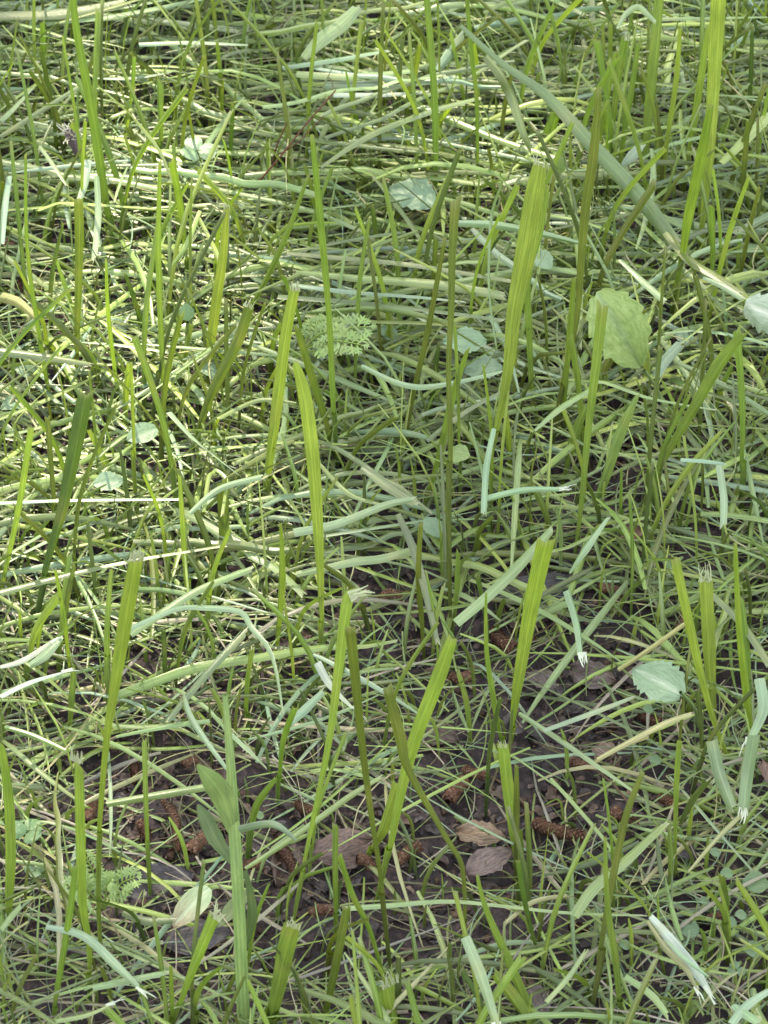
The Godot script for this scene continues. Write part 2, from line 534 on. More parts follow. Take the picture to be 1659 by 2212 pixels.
# ---------------------------------------------------------------- the stalks that stand
func standing() -> void:
	stalk("155,-30 165,60 182,150 197,220 215,330 230,430 242,500 255,590", "12,14,18,22,22,16,8", "green", "very tall curving green stalk rising past the withered flower head", 0)
	stalk("92,45 96,120 97,215", "8,16,12", "green")
	stalk("346,345 343,550 350,750 357,930", "5,12,12,9", "green", "long slender green stalk beside the tiny pale leaf")
	stalk("56,330 62,550 98,790 115,890", "5,9,12,8", "green")
	stalk("170,432 171,560 167,700 163,850", "16,17,15,8", "olive", "thick olive stalk standing below the bent lime blade", 0)
	stalk("405,235 416,300 430,420", "5,7,6", "olive")
	stalk("503,225 500,310 498,400", "8,9,7", "deep")
	stalk("490,445 483,553 468,660 455,760 442,850", "9,18,24,22,12", "lime", "broad folded lime stalk with a pale torn edge", 3)
	stalk("665,380 625,490 590,570 548,650 500,730", "5,11,13,11,7", "green", "slender blade leaning far over, above the feathery weed among stalks")
	stalk("538,660 512,740 460,840 430,920 395,1040", "17,20,20,16,9", "olive", "leaning olive stalk with a blunt cut tip", 4)
	stalk("637,622 617,728 598,880 580,1020 572,1100", "18,22,26,20,10", "bright", "thick bright stalk with a blunt tip beside the feathery weed among stalks", 5)
	stalk("636,780 655,850 672,980 684,1150 691,1290 694,1410", "8,24,28,24,16,9", "bright", "long sword-shaped bright blade narrowing at both ends")
	stalk("641,705 673,810 700,900 722,985", "9,16,15,8", "olive")
	stalk("674,290 694,490 712,690 720,850 727,985", "7,14,12,15,7", "green", "tall thin stalk crossing behind the feathery weed among stalks")
	stalk("1165,352 1150,430 1130,553 1106,680 1092,820 1066,950 1042,1080", "20,34,40,32,24,15,9", "bright", "tallest broad bright stalk with a curled brown tip", 4, 0.05)
	stalk("1185,400 1170,500 1143,600 1145,700 1150,830 1157,900", "8,12,14,16,14,8", "green", "narrower stalk standing right behind the tallest broad stalk")
	stalk("1294,190 1284,325 1266,450 1257,553 1246,690 1212,850 1197,940", "9,17,18,16,14,13,8", "olive", "very tall olive stalk beside the diagonal broad leaf")
	stalk("1432,-30 1416,150 1405,250 1388,430", "24,26,24,10", "green", "tall stalk running out of the top, beside the arched pale blade", 0)
	stalk("1558,-40 1552,80 1546,200 1538,330 1526,450 1508,570", "30,30,28,26,20,9", "bright", "broadest tall bright stalk near the upper corner", 0)
	stalk("1537,225 1517,350 1492,475 1478,560 1450,680", "10,24,25,18,10", "green", "green blade crossing in front of the broadest tall stalk")
	stalk("1531,55 1506,225 1477,400", "9,15,8", "lime")
	stalk("917,-30 932,150 938,275 938,400 937,500", "13,15,17,12,7", "green", "straight tall stalk through the scalloped blue-green leaf")
	stalk("1005,-30 1017,125 1027,225 1030,450", "8,11,11,7", "green")
	stalk("1140,-40 1130,40 1120,105", "26,28,12", "green", "broad short stalk cut off by the top of the view")
	stalk("908,95 886,210 873,305", "8,18,8", "olive")
	stalk("1352,82 1336,175 1311,370", "14,17,8", "green", "", 3)
	stalk("1212,222 1191,290 1172,400", "14,28,16", "green", "short thick stalk standing behind the tallest broad stalk", 3)
	stalk("985,430 977,553 974,680 968,803 971,953 969,1106 973,1350", "20,14,13,12,14,13,7", "olive", "very long thin olive stalk with a blunt swollen top")
	stalk("962,515 926,718 896,853 876,975", "7,14,14,8", "olive")
	stalk("1015,750 986,853 950,1003 915,1105", "12,24,18,9", "green", "lance-shaped blade between two long thin stalks", 2)
	stalk("948,740 938,830 930,900", "5,12,9", "deep")
	stalk("1302,662 1286,803 1271,928 1256,1090 1242,1200", "21,18,15,13,8", "green", "upright stalk standing in front of the large pale toothed leaf", 3)
	stalk("1386,668 1340,738 1290,830 1270,900", "22,22,14,8", "olive", "short stalk leaning across the large pale toothed leaf", 2)
	stalk("1266,880 1241,943 1217,1033", "8,24,9", "bright", "short spindle-shaped blade below the upright stalk")
	stalk("1377,853 1335,938 1296,1053 1272,1105", "6,24,22,12", "pale", "pale folded pointed blade beside dark bare soil")
	stalk("1610,718 1557,788 1496,893 1430,1003 1385,1100", "14,27,22,17,10", "green", "broad stalk leaning strongly over, below the curled whitish leaf", 3)
	stalk("1180,1171 1151,1306 1121,1481 1106,1585", "30,31,25,11", "bright", "thick square-cut bright stalk beside the dark wet dead leaf", 4, 0.1)
	stalk("978,1376 946,1466 892,1606 862,1720 838,1840 817,1930", "15,26,26,22,16,9", "bright", "long bright stalk curving over the brown dead leaf")
	stalk("1052,1276 1055,1406 1075,1531 1087,1606", "6,13,18,9", "green")
	stalk("835,1486 864,1600 882,1668 965,1815 1000,1885 1005,2040", "18,22,16,12,12,7", "olive", "kinked olive stalk crossing the long curving stalk", 2)
	stalk("1085,1610 1100,1734 1117,1858", "20,25,22", "bright", "folded bright blade hanging on a thin stem near the tan dead leaf", 3, 0.0, 8.0)
	stalk("1118,1858 1136,1960 1162,2060", "9,11,8", "deep")
	stalk("1460,1206 1494,1356 1520,1466 1545,1556 1582,1655", "17,20,18,15,9", "bright", "slanting stalk of the forked pair above the toothed leaf", 3)
	stalk("1522,1251 1530,1406 1536,1490 1545,1560", "25,26,20,10", "bright", "upright thick stalk of the forked pair with a long torn fibre", 8)
	stalk("1590,1171 1600,1356 1620,1531 1626,1600", "8,15,20,10", "green")
	stalk("1465,1600 1458,1700 1456,1870", "12,14,8", "green")
	stalk("1535,1685 1497,1735 1466,1790", "15,18,10", "dull", "", 3)
	stalk("1390,1665 1355,1760 1331,1875 1315,1970 1296,2085 1275,2200", "8,14,17,17,16,9", "olive", "thin olive stalk of the crossing pair by the seedlings")
	stalk("1308,1810 1315,1960 1334,2085 1341,2195", "6,13,18,12", "green", "green stalk of the crossing pair near the round seedling leaves")
	stalk("1030,1895 1050,1970 1094,2075 1150,2200", "6,12,22,24", "green", "long pointed blade slanting beside the pale shredded blade")
	stalk("1068,2105 1100,2150 1152,2225", "14,32,30", "bright")
	stalk("835,2128 842,2165 856,2230", "48,50,40", "bright", "very thick stump with a torn white top", 9)
	stalk("295,1206 281,1281 265,1381 250,1481 231,1606 215,1810 213,1960 220,2085", "22,28,28,23,16,12,10,8", "bright", "tall bright stalk with a torn white top beside the lower feathery weed", 7, 0.1)
	stalk("165,1641 167,1809 172,1959 186,2034 192,2130", "24,26,24,18,10", "bright", "thick stalk with a white torn tip beside the three-lobed clover", 7, 0.1)
	stalk("163,1870 150,1985 126,2134 115,2205", "8,14,14,9", "green")
	stalk("-4,1600 10,1720 13,1860 10,2000", "20,30,32,20", "bright", "broadest bright stalk at the edge beside the three-lobed clover")
	stalk("68,925 40,1106 -2,1300", "11,13,9", "lime", "thin lime stalk glowing at the edge of the stand", 2)
	stalk("186,850 166,955 136,1106 101,1230 70,1380", "28,32,26,18,9", "deep", "broad dark green blade beside the thin lime stalk")
	stalk("762,1285 750,1306 731,1456 711,1606 671,1800 646,1925 636,1980", "18,20,18,14,11,11,8", "bright", "long thin stalk with a bent torn tip over the brown dead leaf", 7)
	stalk("755,1357 765,1456 780,1606 800,1760 821,1900 845,2110", "18,18,15,13,12,8", "olive", "olive stalk standing close to the bent torn tip", 2)
	stalk("632,2000 616,2060 600,2134 580,2215", "30,36,36,34", "green", "thick sheath with a pale torn collar", 6)
	stalk("352,1360 354,1430 355,1500", "9,11,8", "dull")
	stalk("605,1131 606,1256 596,1400", "5,18,11", "green")
	stalk("465,1980 431,2060 400,2134 374,2205", "24,22,17,10", "bright", "short thick stalk with a ragged tip below the pale brown-tipped leaf", 7)
	stalk("368,2085 369,2150 370,2205", "6,11,10", "green")
	stalk("580,1910 546,2000 531,2110", "4,11,9", "green")
	stalk("750,1960 726,2085 700,2205", "14,18,14", "olive", "dark olive stalk near the thick sheath")
	stalk("735,1845 764,1935 800,2010 832,2120", "11,13,12,9", "green")
	stalk("856,1690 828,1780 798,1840", "22,30,12", "bright")
	stalk("988,1190 984,1260 979,1340", "8,16,9", "green")
	stalk("1130,560 1122,640 1117,740", "12,15,9", "green")
	stalk("1655,180 1600,330 1560,470", "8,14,8", "olive")
	stalk("1640,400 1610,520 1590,640", "7,13,8", "olive")
	stalk("1625,60 1618,220 1600,330", "6,10,7", "deep")
	stalk("480,1040 485,1130 482,1250", "20,24,16", "olive", "stout jointed stem under the small looped blade")
	stalk("1320,50 1316,180 1300,330", "7,11,8", "green")
	stalk("120,1230 140,1330 152,1440", "5,12,8", "bright")
	stalk("160,1440 157,1510 150,1590", "8,15,9", "green")
	stalk("640,100 650,190 676,300", "5,9,7", "deep")
	stalk("745,150 762,240 790,330", "6,13,8", "green")
	stalk("270,590 300,680 312,760", "5,12,8", "deep")
	stalk("120,560 150,660 160,730", "6,13,9", "bright")
	stalk("410,700 395,780 372,870", "12,13,8", "green")
	stalk("30,560 95,700 100,810", "5,10,8", "bright")
	stalk("470,90 480,180 478,260", "7,13,9", "green")
	stalk("1470,60 1462,180 1440,330 1432,440", "6,12,12,7", "bright", "slender bright stalk between the tall upper stalks")
	stalk("1380,90 1362,200 1340,330 1330,420", "7,13,12,7", "green", "slender green stalk beside the arched pale blade")
	stalk("1620,380 1580,500 1545,640 1530,720", "7,14,13,7", "bright", "slender bright stalk leaning toward the curled whitish leaf")
	stalk("1560,930 1480,1020 1420,1120 1400,1190", "6,13,12,8", "bright", "slender bright stalk crossing the strongly leaning one")
	stalk("1240,600 1232,720 1222,850 1220,920", "8,13,12,7", "green", "slender green stalk beside the very tall olive stalk")
	stalk("800,470 780,600 772,760 768,860", "6,11,11,7", "green", "slender green stalk beyond the feathery weed among stalks")
	stalk("230,560 236,680 250,800 255,870", "5,10,11,7", "bright", "slender bright stalk beside the thick olive stalk")
	stalk("910,1130 905,1240 912,1340 915,1400", "8,12,12,8", "olive", "slender olive stalk over dark soil beside the long thin stalk")
	stalk("290,120 285,210 260,320", "6,10,8", "green")

# ---------------------------------------------------------------- the blades that lie
func lying() -> void:
	clip("975,480 1070,490 1180,508 1272,531", "18,22,18,7", "blue", "0.10,0.09", "pale bluish blade caught across the tallest broad stalk", 2)
	clip("692,360 760,310 830,280 930,236 1040,210", "10,20,22,20,12", "olive", "0.09,0.07", "long olive blade bridging the thin reddish twigs")
	clip("80,455 105,440 135,434 220,440 330,453 430,458", "8,18,24,20,15,10", "lime", "0.075,0.05", "bent lime blade lying across the very tall curving stalk")
	clip("0,1280 150,1243 300,1206 475,1178", "18,20,20,14", "dull", "0.05,0.06", "long dull blade passing behind the tall torn white-topped stalk")
	clip("280,1370 350,1322 440,1275 545,1228", "20,22,20,14", "pale", "0.06,0.065", "straight pale blade sloping above the arched bluish blade", 2)
	clip("272,1360 375,1319 440,1312 512,1321 545,1353 582,1416 611,1540", "14,15,15,15,13,10,5", "blue", "0.07,0.05", "arched bluish blade bending down like a bow")
	clip("635,1150 725,1128 830,1095 895,1078", "20,20,18,12", "blue", "0.07")
	clip("640,1240 760,1215 830,1200 902,1184", "14,20,20,14", "pale", "0.05")
	clip("985,1346 1055,1286 1120,1225 1196,1140", "22,24,24,16", "pale", "0.05,0.075", "broad pale blade leaning against the thick square-cut stalk", 3)
	clip("1230,1238 1265,1186 1311,1118", "6,24,12", "blue", "0.07,0.10", "short lens-shaped blade standing out over bare soil", 2)
	clip("1226,1275 1245,1346 1258,1416", "22,23,21", "blue", "0.07,0.05", "short strap-like pale blade with a white torn end", 6)
	clip("1240,1979 1280,1924 1355,1859 1436,1777", "22,30,30,20", "pale", "0.035,0.05", "broad pale blade sloping past the longest brown catkin")
	clip("1405,1979 1450,2029 1490,2084 1528,2136", "12,24,24,12", "white", "0.05,0.04", "bleached split blade near the round seedling leaves", 6)
	clip("1398,1990 1440,2045 1478,2095 1505,2138", "8,15,14,6", "straw", "0.05,0.045", "straw strip split off the bleached blade", 4)
	clip("1440,2030 1480,2062 1530,2110", "5,12,6", "blue", "0.055,0.05", "green strip split off the bleached blade", 4)
	clip("230,1736 350,1715 446,1699", "18,22,20", "pale", "0.03,0.035", "flat pale blade lying across bare soil above the catkins")
	clip("100,1999 175,2029 250,2084 302,2136", "16,22,22,10", "blue", "0.06,0.05", "bluish blade sloping below the lower feathery weed", 3)
	clip("200,2134 280,2109 362,2098", "14,20,14", "pale", "0.045")
	clip("265,1970 320,1985 375,1988", "16,22,12", "dull", "0.02")
	clip("740,1962 830,1954 960,1950 1080,1954 1230,1974 1395,1976", "14,17,18,17,18,10", "pale", "0.035,0.03", "longest straight stem lying below the tan dead leaf")
	clip("1155,930 1210,878 1275,834 1302,828 1405,853 1545,884", "6,18,16,14,14,8", "pale", "0.075,0.06", "bent pale blade hung over the upright stalk like a tent")
	clip("1045,1078 1130,1058 1215,1056", "14,15,12", "blue", "0.06", "", 5)
	clip("1066,925 1055,1010 1046,1110", "14,17,16", "blue", "0.085,0.06")
	clip("1470,993 1520,996 1566,1001", "9,11,9", "blue", "0.08", "narrow pale strip folded sharply at its end", 2)
	clip("1555,1004 1560,1070 1563,1135", "18,19,17", "blue", "0.08,0.06", "hanging half of the sharply folded pale strip")
	clip("0,1086 150,1078 390,1076", "12,15,14", "blue", "0.06,0.065", "straight bluish blade lying below the broad dark green blade")
	clip("410,1108 475,1058 570,1028", "12,17,14", "blue", "0.06,0.075")
	clip("440,1105 448,1035 456,1018 470,1014 484,1026 488,1050 482,1112", "10,13,13,13,13,12,10", "green", "0.06,0.06", "small blade looped over like a hairpin")
	clip("365,890 425,950 522,1030", "16,16,7", "blue", "0.07,0.06")
	clip("600,640 740,650 900,668 1095,690", "20,26,28,22", "dull", "0.05", "thick flat stem in the bundle behind the rounded bluish leaves")
	clip("620,545 760,556 900,575 1110,605", "16,24,24,18", "dull", "0.05", "upper flat blade in the bundle behind the rounded bluish leaves")
	clip("640,585 780,598 950,612 1090,640", "14,22,24,18", "pale", "0.045")
	clip("660,680 800,690 930,702 1070,712", "14,20,22,14", "olive", "0.045")
	clip("630,615 760,628 890,640 1000,650", "12,18,18,12", "blue", "0.055")
	clip("0,758 100,765 197,786", "24,22,12", "dull", "0.055")
	clip("0,640 35,655 72,682", "26,24,14", "straw", "0.05")
	clip("-10,32 130,25 275,4", "26,32,20", "dull", "0.06")
	clip("95,42 250,30 450,-8", "20,30,24", "pale", "0.055")
	clip("300,96 420,92 535,96", "10,14,12", "blue", "0.06")
	clip("610,145 720,128 835,108", "14,18,16", "blue", "0.06")
	clip("655,125 700,85 740,48 772,14", "16,38,38,24", "pale", "0.05,0.075", "widest pale blade lying near the tangle of dry threads")
	clip("700,183 830,180 1000,165", "20,27,18", "blue", "0.05", "striped bluish blade lying below the widest pale blade")
	clip("640,160 760,166 900,150", "14,20,16", "pale", "0.055")
	clip("720,205 820,202 930,196", "12,16,12", "white", "0.05")
	clip("945,152 975,115 1002,76", "16,26,20", "blue", "0.06,0.075")
	clip("1335,58 1348,32 1380,20 1400,28 1416,48", "8,15,17,14,7", "pale", "0.14,0.14", "arched pale blade bowing beside the tall stalks")
	clip("1430,40 1540,34 1655,36", "12,14,10", "pale", "0.07")
	clip("1558,352 1610,298 1665,245", "14,24,24", "lime", "0.05,0.06")
	clip("1345,357 1362,335 1382,314", "10,28,22", "blue", "0.07,0.08", "short folded bluish blade beside the diagonal broad leaf")
	clip("1414,815 1440,780 1472,742", "20,25,22", "blue", "0.055,0.07")
	clip("1340,560 1390,605 1437,652", "12,17,14", "blue", "0.05")
	clip("1520,598 1560,618 1602,645", "12,15,12", "blue", "0.06")
	clip("1540,1281 1600,1350 1665,1435", "22,23,22", "dull", "0.05,0.04")
	clip("1335,1447 1400,1405 1482,1346", "11,13,11", "straw", "0.025,0.04")
	clip("850,1490 960,1482 1080,1478 1352,1478", "6,9,9,5", "dull", "0.03", "thin straight stem lying below the dark wet dead leaf")
	clip("1120,1540 1210,1596 1300,1660 1378,1715", "12,15,14,8", "pale", "0.03")
	clip("1190,1680 1250,1745 1300,1810 1332,1852", "10,13,12,8", "pale", "0.03")
	clip("1175,1578 1280,1536 1372,1504", "12,15,8", "blue", "0.035", "", 3)
	clip("1005,2024 1035,2109 1072,2215", "22,27,18", "blue", "0.06,0.05", "pale shredded blade hanging beside the long pointed blade", 6)
	clip("1180,2164 1222,2108 1266,2054", "11,13,10", "pale", "0.04")
	clip("1350,2109 1400,2150 1442,2192", "14,18,14", "pale", "0.05")
	clip("1585,2169 1608,2185 1634,2207", "18,22,16", "blue", "0.05", "", 2)
	clip("1662,2138 1620,2175 1578,2215", "16,21,18", "blue", "0.05", "", 3)
	clip("0,2006 22,1980 46,1955", "18,20,12", "pale", "0.06,0.075")
	clip("120,2206 180,2190 237,2170", "12,15,9", "pale", "0.04", "", 3)
	clip("65,1438 95,1405 132,1374", "16,26,16", "blue", "0.05")
	clip("10,1570 70,1592 142,1622", "13,15,9", "pale", "0.04")
	clip("250,1590 350,1568 456,1557", "9,12,10", "pale", "0.04")
	clip("625,1562 660,1528 697,1494", "18,24,14", "blue", "0.045,0.06", "", 3)
	clip("686,1431 712,1478 766,1532", "20,20,8", "white", "0.06,0.045", "whitish blade crossing the long thin stalk with the bent tip", 3)
	clip("500,1581 535,1615 572,1653", "18,21,12", "blue", "0.035")
	clip("360,1556 440,1465 532,1366", "16,18,14", "dull", "0.045,0.06")
	clip("530,1876 625,1810 750,1727 825,1678", "10,15,14,8", "pale", "0.04")
	clip("1540,1600 1560,1670 1584,1750", "30,32,28", "blue", "0.08,0.045", "wide pale strip of the V-shaped torn pair", 4)
	clip("1630,1588 1622,1670 1606,1752", "30,30,26", "blue", "0.085,0.045", "second wide pale strip of the V-shaped torn pair", 4)
	clip("1600,1760 1545,1815 1490,1880", "14,12,8", "straw", "0.04,0.025")
	clip("1640,1465 1645,1530 1618,1600", "24,26,16", "blue", "0.09,0.075", "", 4)
	clip("995,55 1085,135 1180,212 1280,312 1380,425 1456,525", "10,16,24,34,38,30", "deep", "0.16,0.05", "diagonal broad leaf sloping through the tall stalks")
	clip("1440,500 1490,560 1545,592 1602,632", "22,30,26,12", "olive", "0.06")
	clip("1050,120 1088,170 1110,212 1135,280 1150,325", "22,28,27,22,14", "olive", "0.12,0.07", "broad olive blade drooping with a brown broken top")
	clip("212,186 260,225 300,262 340,322 380,390 428,450", "5,10,13,13,12,9", "lime", "0.15,0.06", "slender lime blade arching from the very tall curving stalk")
	clip("430,470 470,540 487,600", "9,12,8", "lime", "0.07,0.05")
	clip("432,455 400,530 372,575", "8,13,7", "lime", "0.07,0.05")
	clip("1085,395 1062,460 1055,560 1060,650 1075,760", "5,8,8,7,5", "pale", "0.14,0.05", "thin pale stem bowing beside the tallest broad stalk")
	clip("640,870 560,860 470,905", "8,12,10", "olive", "0.06")
	clip("780,1010 840,1050 900,1090", "10,22,18", "dull", "0.06")
	clip("690,1000 760,1060 830,1090", "10,16,10", "olive", "0.06")
	clip("860,1110 900,1210 945,1390", "14,20,12", "dull", "0.07,0.04")
	clip("920,950 1000,890 1090,840", "16,20,12", "dull", "0.05")
	clip("1290,1640 1370,1600 1440,1560 1500,1540", "10,14,14,10", "straw", "0.03,0.05", "bleached stem bent beneath the toothed leaf")
	clip("1280,1650 1340,1610 1400,1590", "8,13,12", "straw", "0.025")
	clip("1090,1995 1150,1950 1230,1935", "8,12,9", "straw", "0.03")
	clip("780,790 900,830 1090,800", "12,18,10", "blue", "0.06", "long pale blade lying under the rounded bluish leaves")
	clip("490,1660 420,1560 395,1500", "10,16,10", "blue", "0.05")
	clip("0,1505 60,1470 140,1450", "14,16,8", "white", "0.055,0.05", "", 5)
	clip("0,1440 50,1420 115,1385", "12,14,8", "white", "0.06", "", 4)
	clip("20,380 8,450 2,530", "12,18,14", "blue", "0.07")
	clip("190,345 180,390 172,430", "18,16,12", "blue", "0.07")
	clip("208,380 210,460 203,560", "14,16,12", "blue", "0.08,0.05")
	clip("275,360 260,400 245,435", "4,10,8", "pale", "0.07")
	clip("85,315 110,360 145,400", "8,11,8", "pale", "0.07")
	clip("0,295 90,240 180,180", "12,15,10", "dull", "0.07")
	clip("0,260 30,235 70,190", "16,18,10", "pale", "0.07")

# ---------------------------------------------------------------- weeds
func broad(called: String, base: Vector2, tip: Vector2, h0: float, h1: float, halfw: float, face: Vector3, outline: Array, teeth: int, cup: float, droop: float, tone: Color, tip_tone: Color, label: String, category: String, mat: Material, petiole := "", rough := 0.0, vein := Color(0, 0, 0, 0)) -> Node3D:
	var a := at_height(base.x, base.y, h0)
	var z := at_height(tip.x, tip.y, h1)
	var k := metre(a)
	var t := thing(called, a)
	tag(t, label, category)
	var b := Buf.new()
	leaf(b, a, z, halfw * k, face, outline, teeth, cup, droop, tone, tip_tone, rough, vein)
	put("leaf_blade", b, mat, t, a)
	if petiole != "":
		b = Buf.new()
		var v := pts_of(petiole)
		var q := [a]
		for j in v.size(): q.append(at_height(v[j].x, v[j].y, lerpf(h0, 0.008, float(j + 1) / v.size())))
		tube(b, smooth_path(q, 10), [8 * k, 6 * k], 6, vary(C.pale, .1), vary(C.pale, .1))
		put("petiole", b, M.stem, t, a)
	return t

func clover(px: float, py: float, h: float, size: float, tone: Color, label: String, turn := 0.0) -> void:
	var a := at_height(px, py, h)
	var t := thing("clover", a)
	tag(t, label, "clover")
	var k := metre(a)
	var b := Buf.new()
	for j in 3:
		var ang := turn + j * TAU / 3.0
		var d := Vector3(sin(ang), rng.randf_range(-0.05, 0.25), cos(ang))
		b = Buf.new()
		leaf(b, a + d * size * k * 0.05, a + d * size * k, size * 0.52 * k, Vector3(0, 1, 0.4), [0.12, 0.6, 0.9, 1.0, 0.97, 0.75, 0.15], 0, -0.15, 0.05, vary(tone, .08), vary(tone, .1), 0.03)
		put("leaflet", b, M.leaf, t, a)
	b = Buf.new()
	var g := Vector3(a.x + 0.005, soil_h(a.x, a.z), a.z - 0.012)
	tube(b, smooth_path([g, g.lerp(a, 0.5) + Vector3(0.004, 0, 0), a], 6), [0.0014, 0.0011], 6, C.pale, C.green)
	put("petiole", b, M.stem, t, a)

func feathery(root: Vector2, tips: Array, h0: float, h1: float, label: String) -> void:
	var a := at_height(root.x, root.y, h0)
	var t := thing("feathery_weed", a)
	tag(t, label, "weed")
	for tp in tips:
		var z := at_height(tp.x, tp.y, h1)
		var path := smooth_path([a, a.lerp(z, 0.5) + Vector3(0, 0.006, 0), z], 10)
		var L := a.distance_to(z)
		var b := Buf.new()
		tube(b, path, [0.0014, 0.0006], 5, C.green, C.green)
		var fr := put("frond", b, M.stem, t, a)
		var up := Vector3(rng.randf_range(-.2, .2), 0.9, 0.55).normalized()
		for j in range(3, 11):
			for sg in [-1.0, 1.0]:
				if j == 10 and sg > 0: continue
				var d := (path[j] - path[j - 1]).normalized()
				var sd := d.cross(up).normalized()
				var o: Vector3 = d if j == 10 else (sd * sg + d * 0.7).normalized()
				var l := L * (0.34 - 0.02 * j) * rng.randf_range(0.85, 1.15)
				b = Buf.new()
				var c := vary(Color(0.27, 0.37, 0.12), 0.12)
				var os := o.cross(up).normalized()
				leaf(b, path[j], path[j] + o * l, l * 0.09, up, [0.3, 0.8, 1.0, 0.8, 0.2], 0, 0.1, 0.05, c, c)
				for e in [[0.35, 1.0, 0.45], [0.35, -1.0, 0.45], [0.62, 1.0, 0.36], [0.62, -1.0, 0.36]]:
					var st: Vector3 = path[j] + o * l * e[0]
					leaf(b, st, st + (o * 0.75 + os * e[1]).normalized() * l * e[2], l * 0.075, up, [0.3, 0.8, 1.0, 0.8, 0.2], 0, 0.1, 0.05, c, c)
				var q := put("leaflet", b, M.leaf, fr)
				q.mesh = b.mesh(a)

func weeds() -> void:
	var ov := [0.1, 0.55, 0.85, 1.0, 0.95, 0.8, 0.5, 0.06]
	var pale := Color(0.330, 0.420, 0.170)
	var bluish := Color(0.185, 0.275, 0.165)
	broad("toothed_leaf", Vector2(1392, 800), Vector2(1296, 640), 0.06, 0.125, 62, Vector3(0.25, 0.45, 1), [0.1, 0.45, 0.75, 0.95, 1.0, 0.95, 0.8, 0.35], 6, 0.12, 0.06, pale, pale * 1.05, "large pale green toothed leaf standing upright behind cut stalks", "leaf", M.leaf, "1425,853 1450,945", 0.04, Color(0.3, 0.38, 0.2))
	broad("toothed_leaf", Vector2(1470, 1495), Vector2(1362, 1438), 0.06, 0.055, 48, Vector3(0, 1, 0.55), [0.25, 0.8, 1.0, 1.0, 0.9, 0.7, 0.45, 0.05], 7, 0.1, 0.1, bluish, bluish, "small bluish-green toothed leaf on a stalk over bare soil", "leaf", M.leaf, "1500,1530 1508,1570", 0.04, Color(0.33, 0.4, 0.3))
	broad("scalloped_leaf", Vector2(945, 440), Vector2(838, 400), 0.05, 0.05, 42, Vector3(0.1, 1, 0.5), ov, 7, 0.1, 0.08, bluish, bluish, "scalloped blue-green leaf lying flat behind the straight tall stalk", "leaf", M.leaf, "", 0.05, Color(0.28, 0.36, 0.25))
	broad("rounded_leaf", Vector2(1052, 735), Vector2(955, 735), 0.06, 0.06, 30, Vector3(0, 1, 0.6), ov, 6, 0.1, 0.08, bluish * 1.1, bluish, "rounded bluish leaf, upper one of the pair beside the tallest broad stalk", "leaf", M.leaf, "", 0.05)
	broad("rounded_leaf", Vector2(1085, 790), Vector2(1000, 800), 0.05, 0.045, 30, Vector3(0, 1, 0.4), ov, 7, 0.1, 0.08, bluish * 0.8, bluish * 0.75, "rounded grey-green leaf, lower one of the pair beside the tallest broad stalk", "leaf", M.leaf, "", 0.05)
	broad("curled_leaf", Vector2(1690, 690), Vector2(1604, 655), 0.09, 0.09, 42, Vector3(-0.3, 0.8, 1), [0.3, 0.85, 1.0, 1.0, 0.9, 0.75, 0.5], 5, -0.5, 0.15, Color(0.30, 0.37, 0.27), Color(0.36, 0.42, 0.34), "curled whitish leaf with white veins at the end of a stem", "leaf", M.leaf, "", 0.06, Color(0.6, 0.62, 0.55))
	broad("pointed_leaf", Vector2(452, 1915), Vector2(374, 2000), 0.03, 0.025, 29, Vector3(0.1, 1, 0.5), [0.3, 0.75, 0.95, 1.0, 0.95, 0.85, 0.55, 0.05], 0, 0.12, 0.05, Color(0.34, 0.42, 0.24), Color(0.3, 0.2, 0.13), "pale oval leaf with a brown withered tip on bare soil", "leaf", M.leaf, "", 0.03, Color(0.44, 0.5, 0.34))
	broad("small_leaf", Vector2(405, 695), Vector2(400, 655), 0.07, 0.085, 17, Vector3(0, 0.7, 1), ov, 3, 0.1, 0.05, Color(0.24, 0.34, 0.24), Color(0.27, 0.36, 0.26), "tiny pale leaf on a thin shoot in sunlit litter", "leaf", M.leaf, "402,740 400,780")
	broad("small_leaf", Vector2(470, 2000), Vector2(545, 1915), 0.02, 0.02, 18, Vector3(0, 1, 0.4), ov, 0, 0.1, 0.05, C.dull, C.dull, "flat dull leaf half hidden below the broad-leaved grass shoot", "leaf", M.leaf)
	broad("small_leaf", Vector2(200, 1045), Vector2(270, 1035), 0.055, 0.055, 24, Vector3(0, 1, 0.4), ov, 4, 0.1, 0.05, bluish, bluish, "grey-green leaf lying beside the broad dark green blade", "leaf", M.leaf)
	broad("small_leaf", Vector2(275, 950), Vector2(345, 920), 0.05, 0.05, 26, Vector3(0.1, 1, 0.4), ov, 0, 0.1, 0.05, bluish * 0.9, bluish * .9, "bluish leaf under the long slender stalk", "leaf", M.leaf)
	broad("small_leaf", Vector2(1015, 985), Vector2(965, 975), 0.05, 0.05, 24, Vector3(0.1, 1, 0.4), ov, 4, 0.1, 0.05, C.pale, C.pale, "small rounded leaf between the thin olive stalks", "leaf", M.leaf)
	broad("small_leaf", Vector2(950, 1160), Vector2(920, 1115), 0.04, 0.045, 22, Vector3(0.1, 1, 0.4), ov, 4, 0.1, 0.05, bluish * .9, bluish * .9, "small rounded leaf beside the very long thin stalk", "leaf", M.leaf)
	broad("small_leaf", Vector2(1205, 380), Vector2(1205, 335), 0.06, 0.075, 18, Vector3(0.1, 0.8, 0.8), ov, 4, 0.1, 0.05, C.pale, C.pale, "small rounded leaf peeping out behind the diagonal broad leaf", "leaf", M.leaf)
	broad("small_leaf", Vector2(1190, 580), Vector2(1155, 540), 0.055, 0.06, 22, Vector3(0.1, 0.8, 0.6), ov, 4, 0.1, 0.05, bluish, bluish, "small leaf at the foot of the tallest broad stalk", "leaf", M.leaf)
